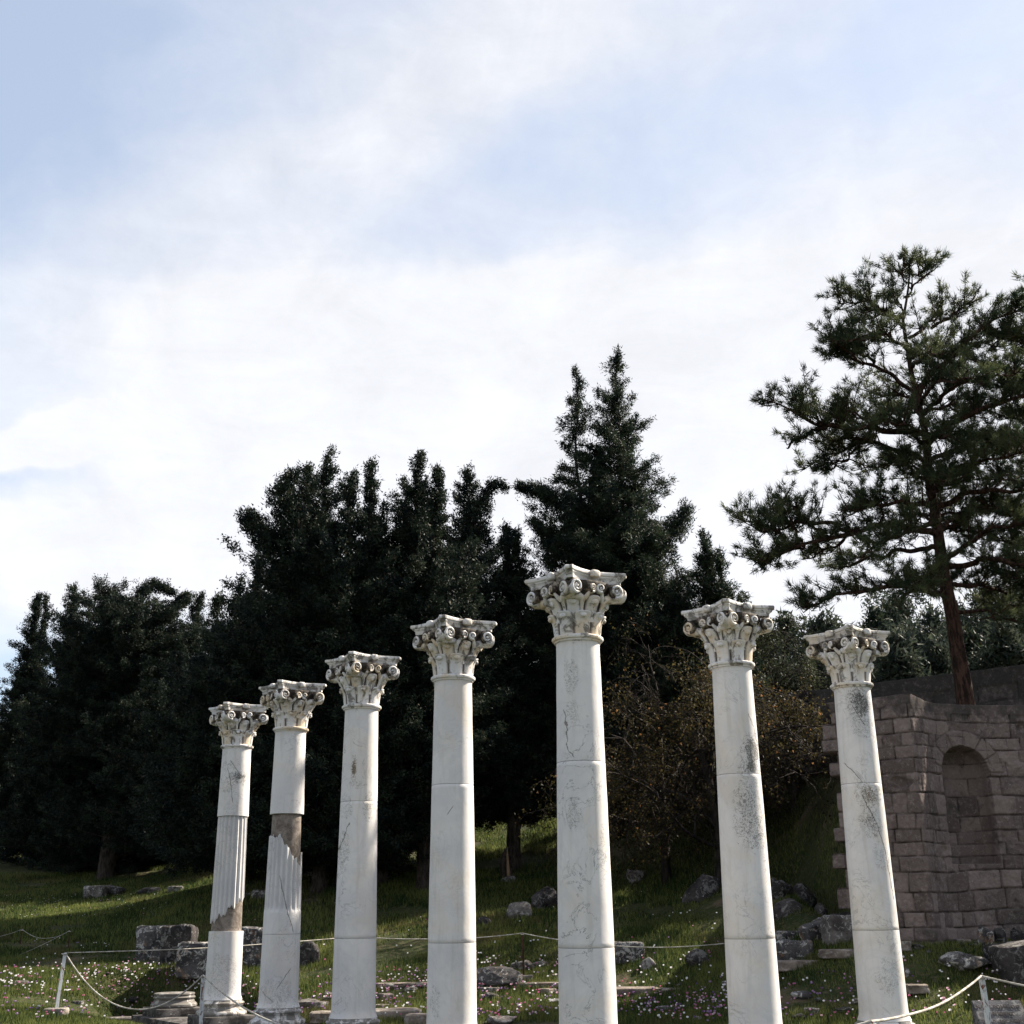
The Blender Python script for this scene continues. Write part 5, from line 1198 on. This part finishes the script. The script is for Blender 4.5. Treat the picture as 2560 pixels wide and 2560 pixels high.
# ------------------------------------------------------------------ inscribed wedge of stone at the lower right
YB = 22.5; tl = at(2429, 2502, YB); tr = at(2551, 2503, YB); W = tr[0]-tl[0]; zt = tl[2]; zb = z1(tl[0]+W/2, YB-0.5)-0.15; run = (zt-zb)*0.80
stn = thing('inscribed_stone', (tl[0], YB, zb), 'dark wedge shaped stone with Greek lettering behind the rope post, bottom right', 'inscribed stone')
H_ = zt-zb
bm = bmesh.new()
vs = [bm.verts.new(v) for v in ((0, -run, 0), (W*1.04, -run, 0), (W, 0, H_), (0, 0, H_), (0, 0.07, 0), (W*1.04, 0.07, 0), (W, 0.05, H_), (0, 0.05, H_))]
for f in ((0, 1, 2, 3), (5, 4, 7, 6), (3, 2, 6, 7), (1, 0, 4, 5), (0, 3, 7, 4), (2, 1, 5, 6)): bm.faces.new([vs[i_] for i_ in f])
bmesh.ops.bevel(bm, geom=bm.edges[:], offset=0.012, segments=2, affect='EDGES'); bmesh.ops.recalc_face_normals(bm, faces=bm.faces)
me = bpy.data.meshes.new('stone_body'); bm.to_mesh(me); bm.free(); me.materials.append(stonemat('dark_slate', (0.055, 0.055, 0.062), (0.13, 0.125, 0.135), 0.3)); link('stone_body', me, stn)
M_let = bpy.data.materials.new('dark_lettering'); M_let.use_nodes = True; M_let.node_tree.nodes['Principled BSDF'].inputs['Base Color'].default_value = (0.018, 0.012, 0.012, 1); M_let.node_tree.nodes['Principled BSDF'].inputs['Roughness'].default_value = 0.9
ang = math.atan2(H_, run); L_f = math.hypot(H_, run)
for txt, u0, v0, sz in (('ΝΑΟΣ ΡΩΜΑΪΚΗΣ', 0.50, 0.155, 0.082), ('ΕΠΟΧΗΣ', 0.54, 0.29, 0.082), ('2ος  ἢ  3ος ΑΙΩΝ μΧ', 0.53, 0.425, 0.078)):
    cu = bpy.data.curves.new('lettering', 'FONT'); cu.body = txt; cu.size = sz; cu.align_x = 'CENTER'; cu.extrude = 0.001; cu.offset = 0.0012; cu.space_character = 1.12
    tmp = bpy.data.objects.new('tmp', cu); COL.objects.link(tmp); dg_ = bpy.context.evaluated_depsgraph_get(); m2 = bpy.data.meshes.new_from_object(tmp.evaluated_get(dg_)); bpy.data.objects.remove(tmp)
    m2.materials.clear(); m2.materials.append(M_let)
    o = link('lettering', m2, stn)
    yy = -run*(v0/L_f)*1.0; zz_ = H_-H_*(v0/L_f); nrm2 = np.array([0, -math.sin(ang), math.cos(ang)])*0.006
    o.location = (W*u0, yy+nrm2[1], zz_+nrm2[2]); o.rotation_euler = (ang, 0, 0)

# ------------------------------------------------------------------ grass and flowers
def ground_hit(px, py):
    px = np.asarray(px, float); py = np.asarray(py, float); d = Fv[None]*FPX+Rv[None]*(px-1280)[:, None]+Uv[None]*(1280-py)[:, None]; d = d/d[:, 1:2]
    Y = np.full(len(px), 16.0); hit = np.zeros(len(px), bool)
    for _ in range(330):
        z = CAMZ+d[:, 2]*Y; act = ~hit
        if not act.any(): break
        g = np.full(len(px), -9.0); g[act] = tz(d[act, 0]*Y[act], Y[act]); newly = act & (z <= g); hit |= newly; Y[~hit] += 0.16
    return np.stack([d[:, 0]*Y, Y, tz(d[:, 0]*Y, Y)], 1), hit & (Y < 70)
rg = np.random.RandomState(3)
def grassmat(name, c0, c1, c2):
    m = bpy.data.materials.new(name); m.use_nodes = True; t = NT(m.node_tree); t.n.clear(); out = t.node('ShaderNodeOutputMaterial')
    rnd = t.node('ShaderNodeNewGeometry').outputs['Random Per Island']; co = t.node('ShaderNodeTexCoord').outputs['Object']
    c = t.mix(t.rng(t.add(t.mul(t.noise(co, 0.5, 4, 0.6), 1.0), t.mul(t.sub(rnd, 0.5), 0.5)), 0.35, 0.7), c0, c1)
    c = t.mix(t.mul(t.rng(t.noise(co, 0.33, 5, 0.65, 0.7), 0.54, 0.66), 0.65), c, c2)
    b = t.node('ShaderNodeBsdfPrincipled', i_Base_Color=c); b.inputs['Roughness'].default_value = 0.5; b.inputs['Specular IOR Level'].default_value = 0.08
    tr = t.node('ShaderNodeBsdfTranslucent', i_Color=c); mx = t.node('ShaderNodeMixShader', i_0=0.45); t.l.new(b.outputs[0], mx.inputs[1]); t.l.new(tr.outputs[0], mx.inputs[2]); t.l.new(mx.outputs[0], out.inputs[0])
    return m
M_grass = grassmat('meadow_grass', (0.020, 0.040, 0.013), (0.150, 0.168, 0.050), (0.13, 0.105, 0.050))
def blades(N, xr, yr, hgt, wid):
    x = rg.uniform(*xr, N); y = rg.uniform(*yr, N); keep = np.abs(x) < 0.47*y+2.5
    w_y = np.interp(x, PN[:, 0], PN[:, 1]); keep &= ~((x > 7.2) & (y > w_y-0.05) & (y < w_y+1.3)) & ~((x > 9.0) & (y > w_y))
    pd = vnoise(np.stack([x, y, 0*x], -1), 0.55, 77, 3); keep &= (pd > -0.26+0.3*rg.rand(N)-0.15)
    x, y = x[keep], y[keep]; z = tz(x, y); n = len(x)
    h = hgt*(0.45+0.9*rg.rand(n))*(0.75+0.5*np.clip(vnoise(np.stack([x, y, 0*x], -1), 0.8, 55, 3)+0.5, 0, 1.2)); a = rg.rand(n)*2*math.pi; ln = rg.rand(n)*0.55*h
    w = wid*(0.6+0.8*rg.rand(n)); ax = np.stack([np.cos(a), np.sin(a), 0*a], -1); b = rg.rand(n)*2*math.pi
    P = np.stack([x, y, z-0.01], -1); tip = P+np.stack([np.cos(b)*ln, np.sin(b)*ln, h], -1)
    V = np.stack([P-ax*w[:, None]/2, P+ax*w[:, None]/2, tip], 1).reshape(-1, 3); return V
VV = [blades(620000, (-17, 16), (21, 36), 0.115, 0.016), blades(520000, (-28, 14), (36, 62), 0.15, 0.030)]
V = np.concatenate(VV); F = np.arange(len(V)).reshape(-1, 3).astype(np.int32)
tag(link('meadow_grass', new_mesh('meadow_grass', V, F, [M_grass])), 'green meadow grass round the columns and up the bank', 'grass', kind='stuff')

def petalmat(name, c):
    m, t, b, out = new_mat(name); b.inputs['Base Color'].default_value = (*c, 1); b.inputs['Roughness'].default_value = 0.6
    tr = t.node('ShaderNodeBsdfTranslucent'); tr.inputs[0].default_value = (*c, 1); mx = t.node('ShaderNodeMixShader', i_0=0.4); t.l.new(b.outputs[0], mx.inputs[1]); t.l.new(tr.outputs[0], mx.inputs[2]); t.l.new(mx.outputs[0], out.inputs[0]); return m
FC = [('white', (0.80, 0.78, 0.80)), ('lilac', (0.36, 0.22, 0.42)), ('pink', (0.50, 0.16, 0.28)), ('pale pink', (0.62, 0.40, 0.50)), ('purple', (0.18, 0.09, 0.25))]
FM = [petalmat(c[0].replace(' ', '_')+'_petals', c[1]) for c in FC]; M_stem = petalmat('flower_stem', (0.07, 0.11, 0.03))
M_yel = petalmat('yellow_petals', (0.75, 0.50, 0.05))
def flower(op, r, h, seed):
    """stem and six cupped petals; op = how far it is open"""
    r_ = np.random.RandomState(seed); lean = r_.randn(2)*0.02; top = np.array([lean[0], lean[1], h])
    V, F = tubes([(np.array([[0, 0, -0.02], [lean[0]*0.4, lean[1]*0.4, h*0.5], top]), np.array([0.004, 0.0035, 0.003]))], 4); V = list(V); F = [tuple(f) for f in F]; mi = [1]*len(F)
    for k in range(6):
        a = k*math.pi/3+r_.rand()*0.2; b = len(V); c_, s_ = math.cos(a), math.sin(a)
        for rr, zz, ww in ((0.08, 0.0, 0.10), (0.45*op+0.35, 0.25, 0.44), (0.50*op+0.42, 1.0-0.25*op, 0.50), (0.55*op+0.20, 1.5-0.4*op, 0.22)):
            for sg in (-1, 1): V.append(top+np.array([c_*rr*r-s_*ww*r*sg, s_*rr*r+c_*ww*r*sg, zz*r]))
        for q_ in range(3): F.append((b+q_*2, b+q_*2+1, b+q_*2+3, b+q_*2+2)); mi.append(0)
    return np.array(V), F, mi
FV = [flower(0.8, 0.026, 0.12, 1), flower(0.45, 0.026, 0.15, 2), flower(0.6, 0.028, 0.09, 3), flower(0.25, 0.023, 0.17, 4)]
ZN = [((0, 520), (2468, 2560), 230, 'w'), ((0, 520), (2425, 2475), 200, 'f'), ((600, 840), (2440, 2560), 150, 'w'), ((940, 1075), (2430, 2560), 150, 'w'), ((1190, 1400), (2470, 2560), 150, 'w'), ((1530, 1830), (2485, 2560), 250, 'w'), ((1530, 1830), (2400, 2490), 60, 'f'), ((1930, 2140), (2450, 2560), 70, 'w'),
      ((2250, 2560), (2440, 2560), 70, 'f'), ((0, 420), (2238, 2300), 170, 'f'), ((60, 500), (2350, 2425), 50, 'f'), ((600, 1400), (2260, 2440), 90, 'f'), ((1540, 1800), (2230, 2400), 30, 'f'), ((2250, 2560), (2380, 2450), 20, 'f'), ((1190, 1400), (2390, 2470), 60, 'f')]
fp, fk = [], []
for (xa, xb), (ya, yb), n, kd in ZN:
    n = int(n*0.62); X = rg.uniform(xa, xb, n); Yp = ya+(yb-ya)*rg.rand(n)**0.9; P, ok = ground_hit(X, Yp)
    col = rg.choice(5, n, p=(0.26, 0.26, 0.18, 0.18, 0.12) if kd == 'w' else (0.55, 0.12, 0.12, 0.18, 0.03)); P = P[ok]; fp.append(P); fk.append(col[ok])
    # companions, so that they grow in clusters
    m = int(len(P)*0.5); i_ = rg.randint(0, len(P), m) if len(P) else np.zeros(0, int); Q = P[i_].copy(); Q[:, :2] += rg.randn(m, 2)*0.12; Q[:, 2] = tz(Q[:, 0], Q[:, 1]); fp.append(Q); fk.append(col[ok][i_] if m else np.zeros(0, int))
fp = np.concatenate(fp); fk = np.concatenate(fk); wy = np.interp(fp[:, 0], PN[:, 0], PN[:, 1]); ok = ~((fp[:, 0] > 7.0) & (fp[:, 1] > wy-0.2)); fp, fk = fp[ok], fk[ok]
order = np.argsort(fp[:, 1]); fp, fk = fp[order], fk[order]
FME = {}
for i_ in range(min(300, len(fp))):
    c = int(fk[i_]); v = i_ % 4
    if (c, v) not in FME: FME[(c, v)] = new_mesh('anemone', FV[v][0], FV[v][1], [FM[c], M_stem], mat_idx=FV[v][2])
    o = link('anemone', FME[(c, v)], None, tuple(fp[i_]), rg.rand()*6.28); s_ = 0.72+0.38*rg.rand(); o.scale = (s_, s_, s_)
    zx = fp[i_]; dz_ = np.array([zx[0], zx[1], zx[2]-CAMZ]); pxf = 1280+FPX*(dz_@Rv)/(dz_@Fv); zn = int(np.searchsorted([250, 560, 700, 885, 1130, 1475, 1890, 2215], pxf))
    where = ['near the leaning rope post', 'round the low column base', 'between first and second column', 'between second and third column', 'between third and fourth column', 'between fourth and tallest column', 'between tallest column and its right neighbour', 'between the two rightmost columns', 'right of the rightmost column'][zn]
    tag(o, FC[c][0]+' anemone in the grass '+where, 'flower', FC[c][0]+' anemones '+where)
rest = [[], [], [], [], []]
VV, FF, MI, b = [], [], [], 0
for i_ in range(300, len(fp)):
    V, F, mi = FV[i_ % 4]; a = rg.rand()*6.28; V = place(V*(0.7+0.45*rg.rand())*float(np.interp(fp[i_][1], [34, 40], [1, 0.62])), fp[i_], a); VV.append(V); FF += [tuple(x_+b for x_ in f) for f in F]; MI += [int(fk[i_]) if x_ == 0 else 5 for x_ in mi]; b += len(V)
tag(link('meadow_flowers', new_mesh('meadow_flowers', np.concatenate(VV), FF, FM+[M_stem], mat_idx=MI)), 'small white and pink meadow flowers scattered farther back in the grass', 'flowers', kind='stuff')
